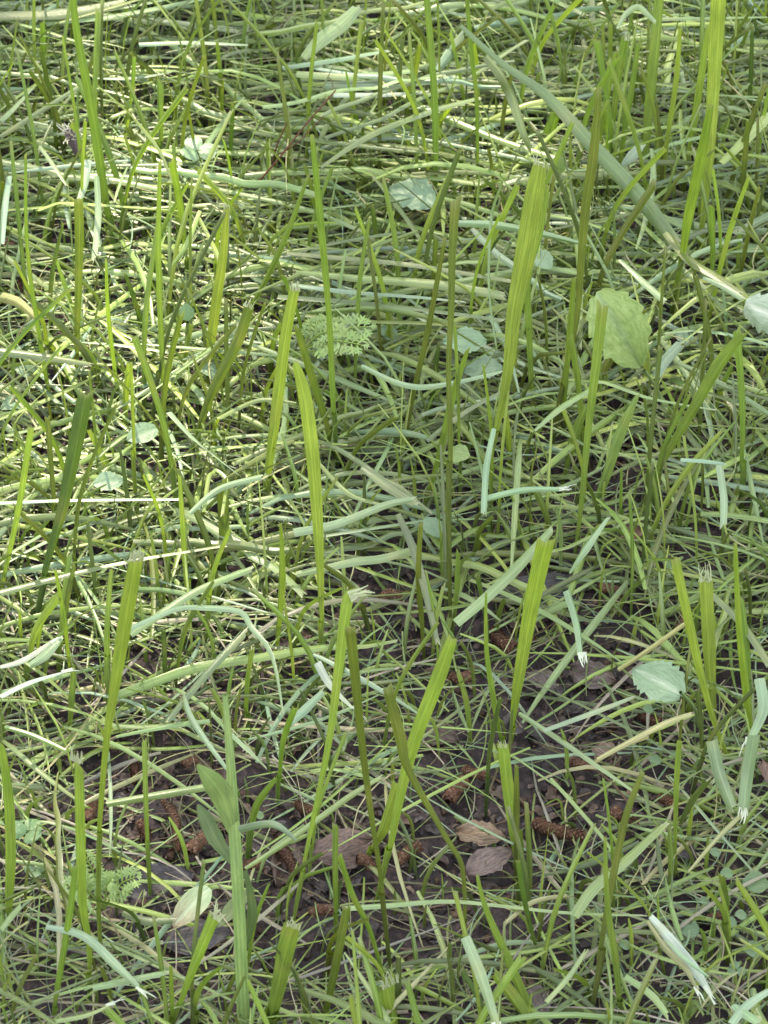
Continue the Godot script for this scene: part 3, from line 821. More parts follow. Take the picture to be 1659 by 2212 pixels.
	for s in [[60, 800, 30, 12], [30, 870, 26, -20], [250, 700, 24, 30], [455, 800, 26, 10], [330, 820, 20, -25], [560, 600, 22, 14], [840, 720, 24, 20], [1480, 730, 24, 16]]:
		broad("low_leaf", Vector2(s[0] + s[2], s[1] + s[3] * 0.5), Vector2(s[0] - s[2], s[1] - s[3] * 0.5), 0.03, 0.036, s[2] * 0.75, Vector3(rng.randf_range(-.3, .3), 1, 0.45), ov, 5, 0.15, 0.1, vary(bluish, .1), vary(bluish, .1),
			"%s blue-green leaf half buried in litter near %s" % ["larger" if s[2] > 24 else "small", mark_near(s[0], s[1])], "leaf", M.leaf, "", 0.05).set_meta("group", "weed leaves half buried in the litter")
	var seed := Color(0.115, 0.185, 0.080)
	var spots := [[1488, 2005, 24], [1632, 1905, 28], [1628, 2050, 22], [1570, 1885, 14], [1600, 1975, 13], [1545, 1840, 12], [1415, 1640, 14], [1520, 1945, 11], [1580, 1990, 12], [1400, 1530, 12], [700, 1400, 12], [560, 1760, 11], [1350, 2040, 13]]
	for s in spots:
		broad("seedling_leaf", Vector2(s[0] + s[2], s[1] + 2), Vector2(s[0] - s[2], s[1]), 0.022, 0.024, s[2] * 0.95, Vector3(rng.randf_range(-.2, .2), 1, 0.35), [0.15, 0.65, 0.9, 1.0, 0.97, 0.8, 0.5, 0.1], 0, 0.1, 0.05, vary(seed, .1), vary(seed, .1),
			"%s round seedling leaf low on the soil near %s" % ["large" if s[2] > 20 else "small" if s[2] > 12 else "tiny", mark_near(s[0], s[1])], "leaf", M.leaf).set_meta("group", "round seedling leaves low on the soil")
	clover(60, 1795, 0.03, 40, Color(0.12, 0.21, 0.085), "three-lobed clover beside the thick torn-tipped stalk", 0.5)
	clover(425, 325, 0.065, 44, Color(0.18, 0.27, 0.14), "round-lobed pale clover among the upper stalks", -0.6)
	clover(75, 1880, 0.02, 24, Color(0.12, 0.19, 0.085), "small clover low down by the broadest bright stalk", 0.2)
	clover(1590, 2095, 0.02, 22, Color(0.12, 0.19, 0.085), "small clover below the round seedling leaves", 1.2)
	feathery(Vector2(650, 760), [Vector2(795, 705), Vector2(735, 715), Vector2(700, 690), Vector2(780, 745)], 0.05, 0.075, "feathery pale weed spreading among the standing stalks")
	feathery(Vector2(225, 1965), [Vector2(185, 1850), Vector2(292, 1895), Vector2(240, 1900), Vector2(150, 1915)], 0.03, 0.065, "feathery bright weed low down between the two torn white-topped stalks")
	# the shoot with broad leaves
	var k := 0.00029
	var a := on_ground(528, 2235)
	var q := [a]
	for p in [Vector2(522, 2100), Vector2(515, 1935), Vector2(506, 1790), Vector2(498, 1650), Vector2(486, 1500)]: q.append(in_sheet(p.x, p.y, a, -0.15))
	var t := thing("grass_shoot", a)
	tag(t, "grass shoot with a stout jointed stem and broad pale leaves", "grass shoot")
	var b := Buf.new()
	tube(b, smooth_path(q, 24), [24 * k, 23 * k, 22 * k, 21 * k, 16 * k, 8 * k], 10, Color(0.23, 0.33, 0.10), Color(0.25, 0.34, 0.12))
	put("stem", b, M.stem, t, a)
	var joint: Vector3 = q[3]
	for L in [["506,1800 485,1730 460,1690 426,1652", "22,42,36,4", "0.0,0.02", Color(0.25, 0.34, 0.13)], ["502,1865 466,1812 445,1770 427,1738", "10,30,26,4", "0.0,0.0", Color(0.18, 0.235, 0.13)], ["515,1792 590,1781 640,1816", "13,14,4", "0.01,0.02", Color(0.16, 0.22, 0.12)], ["512,2090 545,1980 530,1880", "10,20,6", "0.0,0.02", Color(0.13, 0.19, 0.08)]]:
		var v := pts_of(L[0])
		var w := []
		for x in nums(L[1]): w.append(x * k)
		var hh := nums(L[2])
		var pp := []
		for j in v.size(): pp.append(in_sheet(v[j].x, v[j].y, joint + Vector3(0, 0, ramp(hh, float(j) / (v.size() - 1))), 0.15))
		b = Buf.new()
		blade(b, smooth_path(pp, 16), w, Vector3(0.1, 0.6, 0.9), 0.2, 0.3, 0.2, L[3], L[3])
		put("leaf", b, M.clip, t, a)

# ---------------------------------------------------------------- what has fallen on the soil
func catkin(text: String, w: float, label: String, h := 0.009) -> void:
	w *= 1.15
	var v := pts_of(text)
	var q := []
	for p in v:
		var g := on_ground(p.x, p.y)
		q.append(g + Vector3(0, h, 0))
	var k := metre(q[0])
	var L := 0.0
	for j in q.size() - 1: L += q[j].distance_to(q[j + 1])
	var t := thing("catkin", q[0])
	tag(t, label, "catkin", "brown catkins fallen on the soil")
	var b := Buf.new()
	var path := smooth_path(q, 22)
	var c := vary(Color(0.125, 0.070, 0.045), 0.15)
	tube(b, path, [w * k * 0.5, w * k, w * k * 1.05, w * k, w * k * 0.8, w * k * 0.3], 10, c, vary(c, .15), 0.9, 0.1)
	put("spindle", b, M.catkin, t, q[0])
	# overlapping scales
	b = Buf.new()
	var r := w * k * 0.5
	for j in range(1, 22):
		var d := (path[mini(j + 1, 22)] - path[j - 1]).normalized()
		var up := (Vector3.UP - d * d.y).normalized()
		var sd := d.cross(up)
		for m in 7:
			var ang := TAU * (m + 0.5 * (j % 2)) / 7.0 + rng.randf_range(-.15, .15)
			var o := up * cos(ang) + sd * sin(ang)
			if o.y < -0.5: continue
			var s := path[j] + o * r * 0.85
			var cc := vary(Color(0.205, 0.115, 0.075) if rng.randf() < 0.7 else Color(0.29, 0.19, 0.13), 0.25)
			var tp := s + (d * 0.75 + o * 0.55).normalized() * r * 0.62
			leaf(b, s, tp, r * 0.30, o, [0.5, 1.0, 0.15], 0, -0.3, 0.0, cc, cc)
	var sc := put("scales", b, M.catkin, t, q[0])
	sc.set_meta("kind", "stuff")

func dead(base: Vector2, tip: Vector2, halfw: float, c0: Color, c1: Color, label: String, h := 0.01, rough := 0.13, teeth := 3) -> void:
	var t := broad("dead_leaf", base, tip, h, h + 0.004, halfw, Vector3(rng.randf_range(-.2, .2), 1, 0.3), [0.15, 0.7, 1.0, 0.92, 1.0, 0.75, 0.5, 0.08], teeth, rng.randf_range(-0.15, 0.25), 0.05, c0, c1, label, "dead leaf", M.dead, "", rough, c0 * 1.25)
	t.set_meta("group", "dead leaves fallen on the soil")

func fallen() -> void:
	catkin("352,1752 378,1790 384,1830 386,1865", 18, "curved brown catkin standing out on bare soil above the pale brown-tipped leaf")
	catkin("408,1868 432,1842 458,1822", 24, "stout brown catkin touching the broad-leaved grass shoot")
	catkin("290,1672 294,1695 296,1718", 17, "short brown catkin under the flat pale blade")
	catkin("594,1838 615,1868 642,1908", 22, "brown catkin lying at the edge of the brown dead leaf")
	catkin("1150,1803 1200,1822 1266,1830", 26, "longest brown catkin, lying beside the tan dead leaf")
	catkin("966,1755 985,1732 1003,1712", 24, "brown catkin lying above the tan dead leaf")
	catkin("1062,1382 1080,1405 1104,1426", 26, "brown catkin at the foot of the thick square-cut stalk")
	catkin("1288,1296 1310,1298 1338,1306", 20, "brown catkin beside the dark wet dead leaf")
	catkin("1318,1772 1340,1788 1364,1812", 24, "brown catkin under the broad pale sloping blade")
	catkin("855,1888 880,1868 906,1850", 22, "brown catkin crossed by the long curving stalk")
	catkin("186,1800 194,1778 204,1755", 24, "broken brown catkin behind the thick torn-tipped stalk")
	catkin("395,1680 412,1668 425,1664", 18, "brown catkin half hidden above bare soil near the flat pale blade")
	catkin("972,1482 990,1490 1012,1486", 20, "brown catkin in the litter below the dark wet dead leaf")
	catkin("1525,2018 1542,2008 1560,2012", 18, "small brown catkin among the round seedling leaves")
	catkin("1228,2030 1244,2028 1258,2040", 20, "small brown catkin below the longest straight stem")
	catkin("668,2006 690,1994 720,1992", 20, "brown catkin beside the thick sheath with a pale collar")
	catkin("-5,606 12,612 30,618", 30, "reddish catkin lying near the edge above the straw-coloured blade", 0.03)
	catkin("45,690 60,704 72,722", 26, "reddish catkin below the straw-coloured blade", 0.03)
	catkin("1468,1392 1474,1372 1482,1352", 20, "brown catkin behind the forked pair of stalks")
	catkin("770,1880 790,1885 806,1905", 20, "brown catkin on the far edge of the brown dead leaf")
	for c in [["1120,1385 1140,1400 1150,1420", "in the litter behind the thick square-cut stalk"], ["1380,1560 1400,1580 1425,1590", "beneath the toothed leaf over bare soil"], ["640,1760 660,1775 685,1780", "under the long thin stalk with the bent tip"], ["520,1900 545,1890 570,1893", "beside the foot of the broad-leaved grass shoot"], ["1230,1660 1250,1675 1275,1680", "between the crossed thin pale blades"], ["1000,1690 1020,1700 1048,1698", "behind the folded bright hanging blade"], ["820,1320 840,1310 862,1312", "on dark soil behind the bent torn tip"], ["300,1790 312,1812 318,1840", "on bare soil beside the flat pale blade"], ["1420,1745 1440,1750 1462,1764", "under the dull leaning stalk near seedlings"]]:
		catkin(c[0], 20, "brown catkin " + c[1])
	var wet := Color(0.055, 0.048, 0.055)
	dead(Vector2(1282, 1262), Vector2(1062, 1290), 44, wet, wet * 1.2, "dark wet dead leaf on soil behind the thick square-cut stalk", 0.008, 0.07)
	dead(Vector2(275, 1935), Vector2(420, 1885), 44, wet * 1.2, wet * 1.3, "dark bluish wet leaf under the pale brown-tipped leaf", 0.007, 0.06)
	dead(Vector2(352, 2035), Vector2(500, 2010), 38, wet * 1.7, wet * 1.8, "greyish wet leaf below the pale brown-tipped leaf", 0.008, 0.07)
	dead(Vector2(985, 1792), Vector2(1092, 1808), 30, Color(0.30, 0.215, 0.14), Color(0.24, 0.165, 0.105), "tan dead leaf with ragged edges on bare soil", 0.012, 0.16, 5)
	dead(Vector2(1008, 1885), Vector2(1106, 1835), 34, Color(0.17, 0.125, 0.115), Color(0.2, 0.15, 0.135), "mauve-brown dead leaf touching the tan dead leaf", 0.01, 0.1)
	dead(Vector2(805, 1812), Vector2(668, 1850), 50, Color(0.16, 0.105, 0.085), Color(0.14, 0.09, 0.075), "brown crumpled dead leaf under the long thin stalks", 0.01, 0.14)
	dead(Vector2(1280, 1612), Vector2(1332, 1628), 24, Color(0.27, 0.2, 0.145), Color(0.22, 0.16, 0.12), "small tan leaf scrap beneath the bleached bent stem", 0.012, 0.2)
	dead(Vector2(640, 1820), Vector2(600, 1910), 36, Color(0.13, 0.085, 0.065), Color(0.12, 0.08, 0.065), "dark brown leaf scrap beside the broad-leaved grass shoot", 0.006, 0.12)
	dead(Vector2(1230, 1440), Vector2(1330, 1470), 34, Color(0.13, 0.1, 0.09), Color(0.17, 0.12, 0.1), "crumpled brown leaf on bare soil beside the toothed leaf", 0.008, 0.16)
	dead(Vector2(1460, 1820), Vector2(1500, 1850), 22, wet, wet, "small black leaf scrap near the slanting stalks", 0.012, 0.1)
	dead(Vector2(1140, 2130), Vector2(1180, 2190), 28, Color(0.2, 0.17, 0.16), Color(0.17, 0.14, 0.13), "grey-brown leaf scrap beside the long pointed blade", 0.01, 0.1)
	dead(Vector2(900, 1570), Vector2(990, 1600), 34, Color(0.15, 0.11, 0.085), Color(0.13, 0.09, 0.07), "brown dead leaf behind the long curving bright stalk", 0.008, 0.12)
	dead(Vector2(1140, 1450), Vector2(1200, 1490), 28, Color(0.14, 0.11, 0.095), Color(0.12, 0.09, 0.08), "greyish dead leaf below the thick square-cut stalk", 0.008, 0.14)
	dead(Vector2(1340, 1160), Vector2(1400, 1130), 24, Color(0.2, 0.12, 0.075), Color(0.18, 0.11, 0.07), "rusty leaf scrap beside the short lens-shaped blade", 0.02, 0.15)
	dead(Vector2(1650, 1640), Vector2(1670, 1700), 20, Color(0.2, 0.13, 0.1), Color(0.2, 0.13, 0.1), "rusty leaf scrap by the V-shaped torn pair", 0.02, 0.15)
	# withered flower head
	var a := at_height(155, 300, 0.07)
	var t := thing("flower_head", a)
	tag(t, "withered flower head with white bristles and a purplish base", "flower head")
	var b := Buf.new()
	tube(b, smooth_path([a + Vector3(0.004, -0.016, 0), a, a + Vector3(-0.002, 0.006, 0)], 6), [0.003, 0.007, 0.006], 8, Color(0.13, 0.09, 0.1), Color(0.2, 0.14, 0.17))
	put("base", b, M.dry, t, a)
	b = Buf.new()
	for j in 34:
		var d := Vector3(rng.randf_range(-1, 1), rng.randf_range(0.2, 1.3), rng.randf_range(-1, 1)).normalized()
		var l := rng.randf_range(0.006, 0.015)
		strand(b, smooth_path([a, a + d * l * 0.6, a + d * l + Vector3(rng.randf_range(-1, 1), -.3, rng.randf_range(-1, 1)) * l * 0.3], 4), 0.0011, Vector3(0, .5, 1), Color(0.42, 0.38, 0.36), Color(0.5, 0.5, 0.42))
	put("bristles", b, M.fibre, t, a)
	b = Buf.new()
	tube(b, smooth_path([Vector3(a.x + 0.012, 0, a.z - 0.01), a + Vector3(0.008, -0.04, 0), a + Vector3(0.004, -0.015, 0)], 6), [0.003, 0.0035], 6, C.pale, C.blue)
	put("stem", b, M.stem, t, a)
	for s in [["725,195 660,270 600,345 556,395", 5, "long thin reddish twig sloping through the upper grass"], ["620,265 600,310 588,350", 4, "short thin reddish twig beside the long one"], ["700,250 640,310 590,340", 3, "thin reddish twig crossing the long one"]]:
		var q := []
		var v := pts_of(s[0])
		for j in v.size(): q.append(at_height(v[j].x, v[j].y, lerpf(0.1, 0.055, float(j) / v.size())))
		b = Buf.new()
		tube(b, smooth_path(q, 12), [s[1] * 0.00022, s[1] * 0.00032], 6, Color(0.17, 0.085, 0.05), Color(0.13, 0.065, 0.04))
		tag(put("twig", b, M.catkin, self, q[0]), s[2], "twig", "thin reddish twigs")
	# soil crumbs
	var mm := MultiMesh.new()
	mm.transform_format = MultiMesh.TRANSFORM_3D; mm.use_colors = true
	b = Buf.new()
	for r in 5:
		for kx in 7:
			var th := PI * r / 4.0
			var ph := TAU * kx / 6.0
			var f := 1.0 + 0.25 * sin(ph * 2.0 + r) + 0.2 * cos(r * 3.0 + kx % 6)
			var n := Vector3(sin(th) * cos(ph), cos(th), sin(th) * sin(ph))
			b.v(n * f, n, Vector2(kx / 6.0, r / 4.0), Color.WHITE)
	for r in 4:
		for kx in 6:
			var i0 := r * 7 + kx
			b.i.append_array(PackedInt32Array([i0, i0 + 1, i0 + 7, i0 + 1, i0 + 8, i0 + 7]))
	mm.mesh = b.mesh()
	var tf := []
	while tf.size() < 9000:
		var x := rng.randf_range(-0.45, 0.45)
		var z := rng.randf_range(-0.8, 0.6)
		if rng.randf() > 0.15 + bareness(x, z): continue
		var s := 0.0006 + 0.0024 * pow(rng.randf(), 3.0)
		tf.append(Transform3D(Basis.from_euler(Vector3(rng.randf() * 6, rng.randf() * 6, rng.randf() * 6)).scaled(Vector3(s, s * 0.7, s * 1.2)), Vector3(x, soil_h(x, z) + s * 0.3, z)))
	mm.instance_count = tf.size()
	for j in tf.size():
		mm.set_instance_transform(j, tf[j])
		mm.set_instance_color(j, vary([Color(0.05, 0.038, 0.036), Color(0.075, 0.055, 0.048), Color(0.11, 0.075, 0.055), Color(0.035, 0.028, 0.03)][rng.randi() % 4], 0.25))
	var mi := MultiMeshInstance3D.new()
	mi.multimesh = mm; mi.material_override = M.crumb; mi.name = "soil_crumbs"
	add_child(mi)
	tag(mi, "loose dark soil crumbs on the bare patches", "soil", "", "stuff")

	# bits of rotted leaf and bark
	b = Buf.new()
	leaf(b, Vector3(0, 0, -0.5), Vector3(0, 0, 0.5), 0.32, Vector3.UP, [0.5, 0.9, 0.7, 1.0, 0.3], 0, 0.3, 0.1, Color.WHITE, Color.WHITE, 0.12)
	mm = MultiMesh.new()
	mm.transform_format = MultiMesh.TRANSFORM_3D; mm.use_colors = true; mm.mesh = b.mesh()
	tf = []
	while tf.size() < 2600:
		var x := rng.randf_range(-0.45, 0.45)
		var z := rng.randf_range(-0.8, 0.6)
		if rng.randf() > 0.1 + bareness(x, z): continue
		var s := 0.003 + 0.010 * pow(rng.randf(), 2.0)
		tf.append(Transform3D(Basis.from_euler(Vector3(rng.randf_range(-.5, .5), rng.randf() * 6, rng.randf_range(-.5, .5))).scaled(Vector3(s, s, s)), Vector3(x, soil_h(x, z) + 0.0025, z)))
	mm.instance_count = tf.size()
	for j in tf.size():
		mm.set_instance_transform(j, tf[j])
		mm.set_instance_color(j, vary([Color(0.09, 0.06, 0.045), Color(0.13, 0.085, 0.06), Color(0.06, 0.045, 0.042), Color(0.19, 0.13, 0.09), Color(0.1, 0.08, 0.08)][rng.randi() % 5], 0.25))
	mi = MultiMeshInstance3D.new()
	mi.multimesh = mm; mi.material_override = M.dead; mi.name = "leaf_debris"
	add_child(mi)
	tag(mi, "small rotted leaf and bark bits scattered on the soil", "debris", "", "stuff")

# ---------------------------------------------------------------- the rest of the mown grass
func loose_path(x: float, z: float, y: float, L: float, head: float, curl: float, tilt: float, rows: int) -> PackedVector3Array:
	var out := PackedVector3Array()
	var p := Vector3(x, y, z)
	var dirn := Vector3(cos(head), tilt, sin(head))
	out.append(p)
	var up := Vector3(0, 1, 0)
	for r in rows:
		dirn = dirn.rotated(up, curl / rows * rng.randf_range(0.3, 1.7))
		dirn.y = lerpf(dirn.y, -tilt * 0.8, 1.6 / rows)
		p += dirn.normalized() * L / rows
		p.y = maxf(p.y, soil_h(p.x, p.z) + 0.0015)
		out.append(p)
	return out

func spot(spread_x := 0.46, z0 := -0.95, z1 := 0.62) -> Vector2:
	return Vector2(rng.randf_range(-spread_x, spread_x), rng.randf_range(z0, z1))

func in_view(q: Vector3, pad := 0.0) -> bool:
	var v := view_of(q)
	return v.x > -pad and v.x < PW + pad and v.y > -pad and v.y < PH + pad

func hides_leaf(q: Vector3) -> bool:
	var v := view_of(q)
	for m in [[1345, 720, 75], [1425, 1455, 75], [895, 415, 60], [410, 1950, 55], [1635, 660, 50], [735, 725, 60], [470, 1750, 60], [60, 1795, 45], [425, 320, 45], [1040, 1805, 50], [1205, 1820, 50]]:
		if Vector2(v.x - m[0], v.y - m[1]).length() < m[2]: return true
	return false

func way(a: Vector3, z: Vector3) -> String:
	var d := z - a
	var k := absf(d.x) / maxf(absf(d.z), 1e-4)
	return "lying level" if k > 3.0 else "lying steeply" if k < 0.7 else "lying aslant"

func pick(list: Array) -> String:
	return list[rng.randi() % list.size()]

func litter() -> void:
	var g := Buf.new()    # blades
	var d := Buf.new()    # dry threads
	# fine threads
	var n := 0
	while n < 9000:
		var s := spot()
		var ba := bareness(s.x, s.y)
		if rng.randf() < ba * 0.62: continue
		n += 1
		var top := pile(s.x, s.y)
		var y := soil_h(s.x, s.y) + 0.002 + top * rng.randf()
		var L := rng.randf_range(0.02, 0.085)
		var path := loose_path(s.x, s.y, y, L, rng.randf() * TAU, rng.randf_range(-1.3, 1.3), rng.randf_range(-0.1, 0.35), 6)
		var tone: String = pick(["dull", "olive", "pale", "straw", "green", "green", "blue", "dull", "root", "olive"])
		if s.y > 0.15 and rng.randf() < 0.4: tone = pick(["straw", "dry", "blue", "dry"])
		if ba > 0.4: tone = pick(["root", "brown", "dry", "dull", "root", "olive", "brown"])
		var c := vary(C[tone], 0.25)
		strand(d if tone in ["straw", "dry", "root", "brown"] else g, path, rng.randf_range(0.0005, 0.0014), Vector3(rng.randf_range(-.5, .5), 1, rng.randf_range(-.2, .7)), c, c)
	# narrow clippings
	n = 0
	while n < 7800:
		var s := spot()
		if rng.randf() < bareness(s.x, s.y) * 0.93: continue
		n += 1
		var top := pile(s.x, s.y)
		var y := soil_h(s.x, s.y) + 0.002 + top * pow(rng.randf(), 0.7)
		var L := rng.randf_range(0.035, 0.14)
		var head := rng.randf_range(-0.9, 0.9) + (PI if rng.randf() < 0.5 else 0.0)
		if s.y < -0.2 and rng.randf() < 0.6: head = rng.randf_range(-0.4, 0.4) + (PI if rng.randf() < 0.5 else 0.0)
		elif rng.randf() < 0.65: head = rng.randf() * TAU
		var path := loose_path(s.x, s.y, y, L, head, rng.randf_range(-0.45, 0.45), rng.randf_range(-0.2, 1.1) if rng.randf() < 0.6 else rng.randf_range(-0.15, 0.3), 6)
		if rng.randf() < bareness(path[6].x, path[6].z) * 0.8: continue
		var tone: String = pick(["dull", "olive", "pale", "green", "green", "blue", "dull", "bright", "pale", "green"])
		var w := rng.randf_range(0.0016, 0.0050) * (0.72 if s.y > 0.12 else 1.0)
		if s.y > 0.12 and rng.randf() < 0.25: tone = pick(["straw", "dry", "dull"])
		var c := vary(C[tone], 0.2)
		blade(g, path, [w * 0.6, w, w * 0.9, w * 0.3], Vector3(rng.randf_range(-.6, .6), 1, rng.randf_range(-.3, .8)), rng.randf_range(-1, 1), 0.25, 0.3, c, vary(c, .1), 0.0, false)
	# short live shoots
	n = 0
	while n < 5200:
		var s := spot()
		if rng.randf() < bareness(s.x, s.y) * 0.8: continue
		n += 1
		var y := soil_h(s.x, s.y)
		if rng.randf() < bareness(s.x, s.y) * 0.75: continue
		var hgt := (0.7 if s.y > 0.1 else 1.0) * rng.randf_range(0.025, 0.095) * (0.9 + 0.45 * clampf(-s.y, -0.5, 0.5))
		var a := rng.randf() * TAU
		var o := Vector3(cos(a), 0, sin(a)) * hgt * rng.randf_range(0.05, 0.95)
		var b0 := Vector3(s.x, y, s.y)
		var path := smooth_path([b0, b0 + Vector3(0, hgt * 0.6, 0) + o * 0.25, b0 + Vector3(0, hgt, 0) + o], 5)
		var tone: String = pick(["green", "green", "olive", "bright", "bright", "dull", "pale"])
		var c := vary(C[tone], 0.2)
		var w := rng.randf_range(0.0012, 0.0036)
		blade(g, path, [w * 0.7, w, w * 0.8, w * 0.35], Vector3(rng.randf_range(-1, 1), 0.3, 1), rng.randf_range(-1, 1), 0.6, 0.3, c, c, 0.0, false)
	var all := Node3D.new()
	all.name = "grass"; add_child(all)
	tag(all, "tangled mass of fine mown grass litter and short shoots", "grass", "", "stuff")
	put("green_litter", g, M.fill, all)
	put("dry_threads", d, M.dry, all)
	# wider clippings, each its own thing where it is in view
	var extra := Buf.new()
	n = 0
	var own := 0
	while n < 620:
		var s := spot()
		if s.y > -0.2 and rng.randf() < 0.35: continue
		if rng.randf() < bareness(s.x, s.y) * 0.97: continue
		n += 1
		var top := pile(s.x, s.y)
		var y := soil_h(s.x, s.y) + top * rng.randf_range(0.4, 1.15) + 0.004
		var L := rng.randf_range(0.05, 0.17) if s.y > -0.2 else rng.randf_range(0.09, 0.24)
		var head := rng.randf_range(-0.8, 0.8) + (PI if rng.randf() < 0.5 else 0.0)
		if s.y < -0.2 and rng.randf() < 0.65: head = rng.randf_range(-0.3, 0.5) + (PI if rng.randf() < 0.5 else 0.0)
		elif rng.randf() < 0.5: head = rng.randf() * TAU
		var path := loose_path(s.x, s.y, y, L, head, rng.randf_range(-0.4, 0.4), rng.randf_range(-0.05, 0.5 if s.y > -0.2 else 0.25), 8)
		if hides_leaf(path[4]) or hides_leaf(path[1]) or hides_leaf(path[7]): continue
		if s.y > 0.12 and rng.randf() < 0.45: continue
		if rng.randf() < maxf(bareness(path[8].x, path[8].z), bareness(path[4].x, path[4].z)) * 0.9: continue
		var tone: String = pick(["green", "olive", "pale", "pale", "blue", "green", "dull", "green", "pale", "olive", "dull", "blue"])
		var w := rng.randf_range(0.0030, 0.0062)
		var wm := [w * rng.randf_range(.6, 1.), w, w * 0.95, w * rng.randf_range(.3, .9)]
		if in_view(path[4], 20.0) and own < 182:
			own += 1
			var v := view_of(path[4])
			clip_at(Array(path), wm, tone, "%s %s clipping %s near %s" % [("long" if L > 0.13 else "short" if L < 0.08 else "medium-long") + (" wide" if w > 0.0055 else " narrow" if w < 0.0044 else ""), TONE[tone], way(path[0], path[8]), mark_near(v.x, v.y)], 2 if rng.randf() < 0.15 else 0, rng.randf_range(-0.6, 0.6))
		else:
			var c := vary(C[tone], 0.15)
			blade(extra, path, wm, Vector3(rng.randf_range(-.5, .5), 1, rng.randf_range(-.2, .6)), rng.randf_range(-.8, .8), 0.3, 0.2, c, c, 0.002, false)
	# thin stubble
	n = 0
	own = 0
	while n < 1150:
		var s := spot()
		if rng.randf() < bareness(s.x, s.y) * 0.93: continue
		n += 1
		var y := soil_h(s.x, s.y)
		var hgt := rng.randf_range(0.04, 0.10) if s.y > 0.1 else rng.randf_range(0.05, 0.16)
		var a := rng.randf() * TAU
		var o := Vector3(cos(a), 0, sin(a)) * hgt * rng.randf_range(0.02, 0.55)
		var b0 := Vector3(s.x, y, s.y)
		var q := [b0, b0 + Vector3(0, hgt * 0.55, 0) + o * 0.28, b0 + Vector3(0, hgt, 0) + o]
		if hides_leaf(q[2]) or hides_leaf(q[1]): continue
		var tone: String = pick(["green", "green", "olive", "olive", "bright", "bright", "dull"])
		var w := rng.randf_range(0.0022, 0.0046)
		if in_view(q[2], 10.0) and own < 198:
			own += 1
			var v := view_of(q[2])
			stalk_at(q, [w * 0.7, w, w * rng.randf_range(.4, 1.)], tone, "%s %s stubble stem %s near %s" % [("tall" if hgt > 0.1 else "low" if hgt < 0.065 else "middling") + (" stout" if w > 0.0037 else " thin" if w < 0.0029 else ""), TONE[tone], "leaning over" if o.length() > hgt * 0.3 else "standing upright" if o.length() < hgt * 0.1 else "tilting slightly", mark_near(v.x, v.y)], 2 if rng.randf() < 0.12 else 0)
		else:
			var c := vary(C[tone], 0.15)
			blade(extra, smooth_path(q, 7), [w * 0.7, w, w * 0.6], Vector3(rng.randf_range(-.6, .6), 0.2, 1), 0.3, 0.8, 0.4, c, c, 0.002, false)
	put("outer_blades", extra, M.fill, all)
	outer()

# grass going on beyond the view: one tuft repeated
func outer() -> void:
	var b := Buf.new()
	for j in 60:
		var a := rng.randf() * TAU
		var r := rng.randf_range(0.0, 0.05)
		var b0 := Vector3(cos(a) * r, 0, sin(a) * r)
		var c := vary(C[pick(["green", "dull", "olive", "pale", "deep"])], 0.2)
		if j % 2 == 0:
			var h := rng.randf_range(0.03, 0.12)
			var e := rng.randf() * TAU
			blade(b, smooth_path([b0, b0 + Vector3(0, h * .6, 0), b0 + Vector3(cos(e) * h * .4, h, sin(e) * h * .4)], 4), [0.003, 0.004, 0.002], Vector3(0.2, 0.3, 1), 0.4, 0.5, 0.3, c, c, 0.0, false)
		else:
			var e := rng.randf() * TAU
			var l := rng.randf_range(0.04, 0.12)
			var y := rng.randf_range(0.005, 0.04)
			blade(b, smooth_path([b0 + Vector3(0, y, 0), b0 + Vector3(cos(e) * l * .5, y + .01, sin(e) * l * .5), b0 + Vector3(cos(e + .3) * l, y, sin(e + .3) * l)], 4), [0.003, 0.004, 0.002], Vector3(0, 1, 0.2), 0.4, 0.3, 0.3, c, c, 0.0, false)
	var mm := MultiMesh.new()
	mm.transform_format = MultiMesh.TRANSFORM_3D
	mm.mesh = b.mesh()
	var tf := []
	while tf.size() < 6000:
		var x := rng.randf_range(-2.6, 2.6)
		var z := rng.randf_range(-3.2, 1.1)
		if absf(x) < 0.47 and z > -0.97 and z < 0.64: continue
		if z > 0.55 and absf(x) < 0.7: continue
		tf.append(Transform3D(Basis(Vector3.UP, rng.randf() * TAU).scaled(Vector3.ONE * rng.randf_range(0.7, 1.25)), Vector3(x, soil_h(x, z), z)))
	mm.instance_count = tf.size()
	for j in tf.size(): mm.set_instance_transform(j, tf[j])
	var mi := MultiMeshInstance3D.new()
	mi.multimesh = mm; mi.material_override = M.fill; mi.name = "meadow_grass"
	add_child(mi)
	tag(mi, "mown grass going on all round the spot", "grass", "", "stuff")

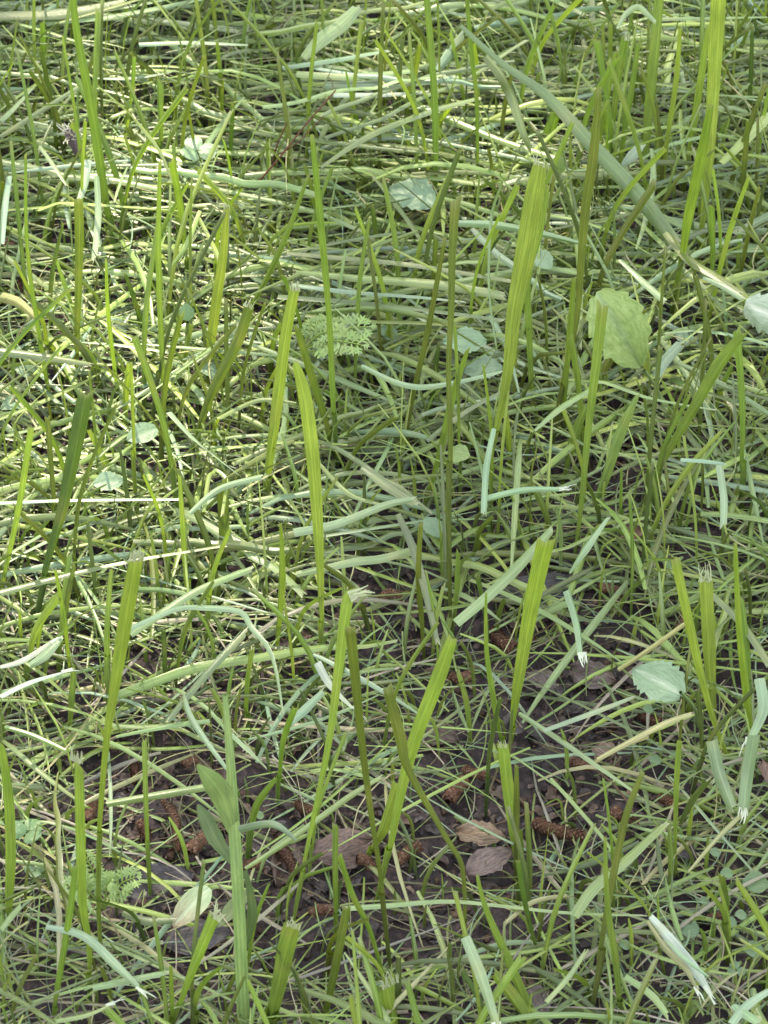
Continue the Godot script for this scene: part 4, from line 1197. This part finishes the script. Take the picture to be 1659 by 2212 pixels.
# the tree beyond the grass, whose crown breaks the sun into flecks
func tree(to_sun: Vector3) -> void:
	var mid := to_sun * 6.5
	var foot := Vector3(mid.x + 0.3, 0, mid.z - 0.5)
	var t := thing("tree", foot)
	tag(t, "leafy tree beyond the grass whose crown lets the sun through in flecks", "tree")
	var b := Buf.new()
	tube(b, smooth_path([foot, foot + Vector3(0.1, 1.8, 0.1), foot + Vector3(-0.1, 3.6, 0.2), mid], 14), [0.34, 0.24, 0.18, 0.05], 12, Color(0.09, 0.07, 0.05), Color(0.10, 0.08, 0.055))
	for j in 16:
		var a := j * 2.4
		var o := foot.lerp(mid, 0.55 + 0.03 * (j % 12))
		var e := mid + Vector3(cos(a) * 1.3, rng.randf_range(-0.5, 0.7), sin(a) * 1.1)
		tube(b, smooth_path([o, o.lerp(e, 0.5) + Vector3(0, 0.15, 0), e], 6), [0.06, 0.035, 0.01], 6, Color(0.09, 0.07, 0.05), Color(0.10, 0.08, 0.055))
	put("trunk", b, M.catkin, t, foot)
	b = Buf.new()
	leaf(b, Vector3.ZERO, Vector3(0, 0, 1), 0.3, Vector3.UP, [0.1, 0.7, 1.0, 0.8, 0.1], 0, 0.2, 0.06, Color.WHITE, Color.WHITE)
	var gaps := [[380, 620, 0.085], [250, 480, 0.05], [90, 760, 0.05], [60, 1480, 0.04], [285, 1290, 0.035], [30, 1130, 0.03], [600, 330, 0.06], [800, 190, 0.07], [1120, 330, 0.04], [1370, 60, 0.05], [480, 1010, 0.025], [1590, 640, 0.03], [760, 1440, 0.025], [1180, 700, 0.025], [1420, 1460, 0.025], [170, 160, 0.06], [440, 1940, 0.02]]
	var open := []
	for g in gaps:
		var p := at_height(g[0], g[1], 0.05)
		open.append([p.x, p.z, g[2]])
	var mm := MultiMesh.new()
	mm.transform_format = MultiMesh.TRANSFORM_3D; mm.use_colors = true; mm.mesh = b.mesh()
	var clumped := FastNoiseLite.new(); clumped.seed = 12; clumped.frequency = 0.9
	var tf := []
	var tries := 0
	while tf.size() < 7500 and tries < 60000:
		tries += 1
		var q := Vector3(rng.randfn(), rng.randfn(), rng.randfn()).normalized() * pow(rng.randf(), 0.4)
		var p := mid + Vector3(q.x * 1.75, q.y * 1.0, q.z * 1.45)
		if clumped.get_noise_3dv(p * 1.2) < -0.32: continue
		var g := p - to_sun * ((p.y - 0.05) / to_sun.y)
		var skip := false
		for o in open:
			var r: float = o[2] * (1.25 + 0.6 * sin(atan2(g.z - o[1], g.x - o[0]) * 3.0 + o[0] * 40.0)) + 0.03
			if Vector2(g.x - o[0], (g.z - o[1]) * 0.75).length() < r: skip = true
		if skip and rng.randf() < 0.97: continue
		var s := rng.randf_range(0.07, 0.12)
		tf.append(Transform3D(Basis.from_euler(Vector3(rng.randf_range(-.9, .9), rng.randf() * TAU, rng.randf_range(-.9, .9))).scaled(Vector3(s, s, s)), p))
	mm.instance_count = tf.size()
	for j in tf.size():
		mm.set_instance_transform(j, tf[j])
		mm.set_instance_color(j, vary(Color(0.07, 0.12, 0.03), 0.25))
	var mi := MultiMeshInstance3D.new()
	mi.multimesh = mm; mi.material_override = M.leaf; mi.name = "crown"
	t.add_child(mi)
	mi.position = -foot
	mi.set_meta("kind", "stuff")
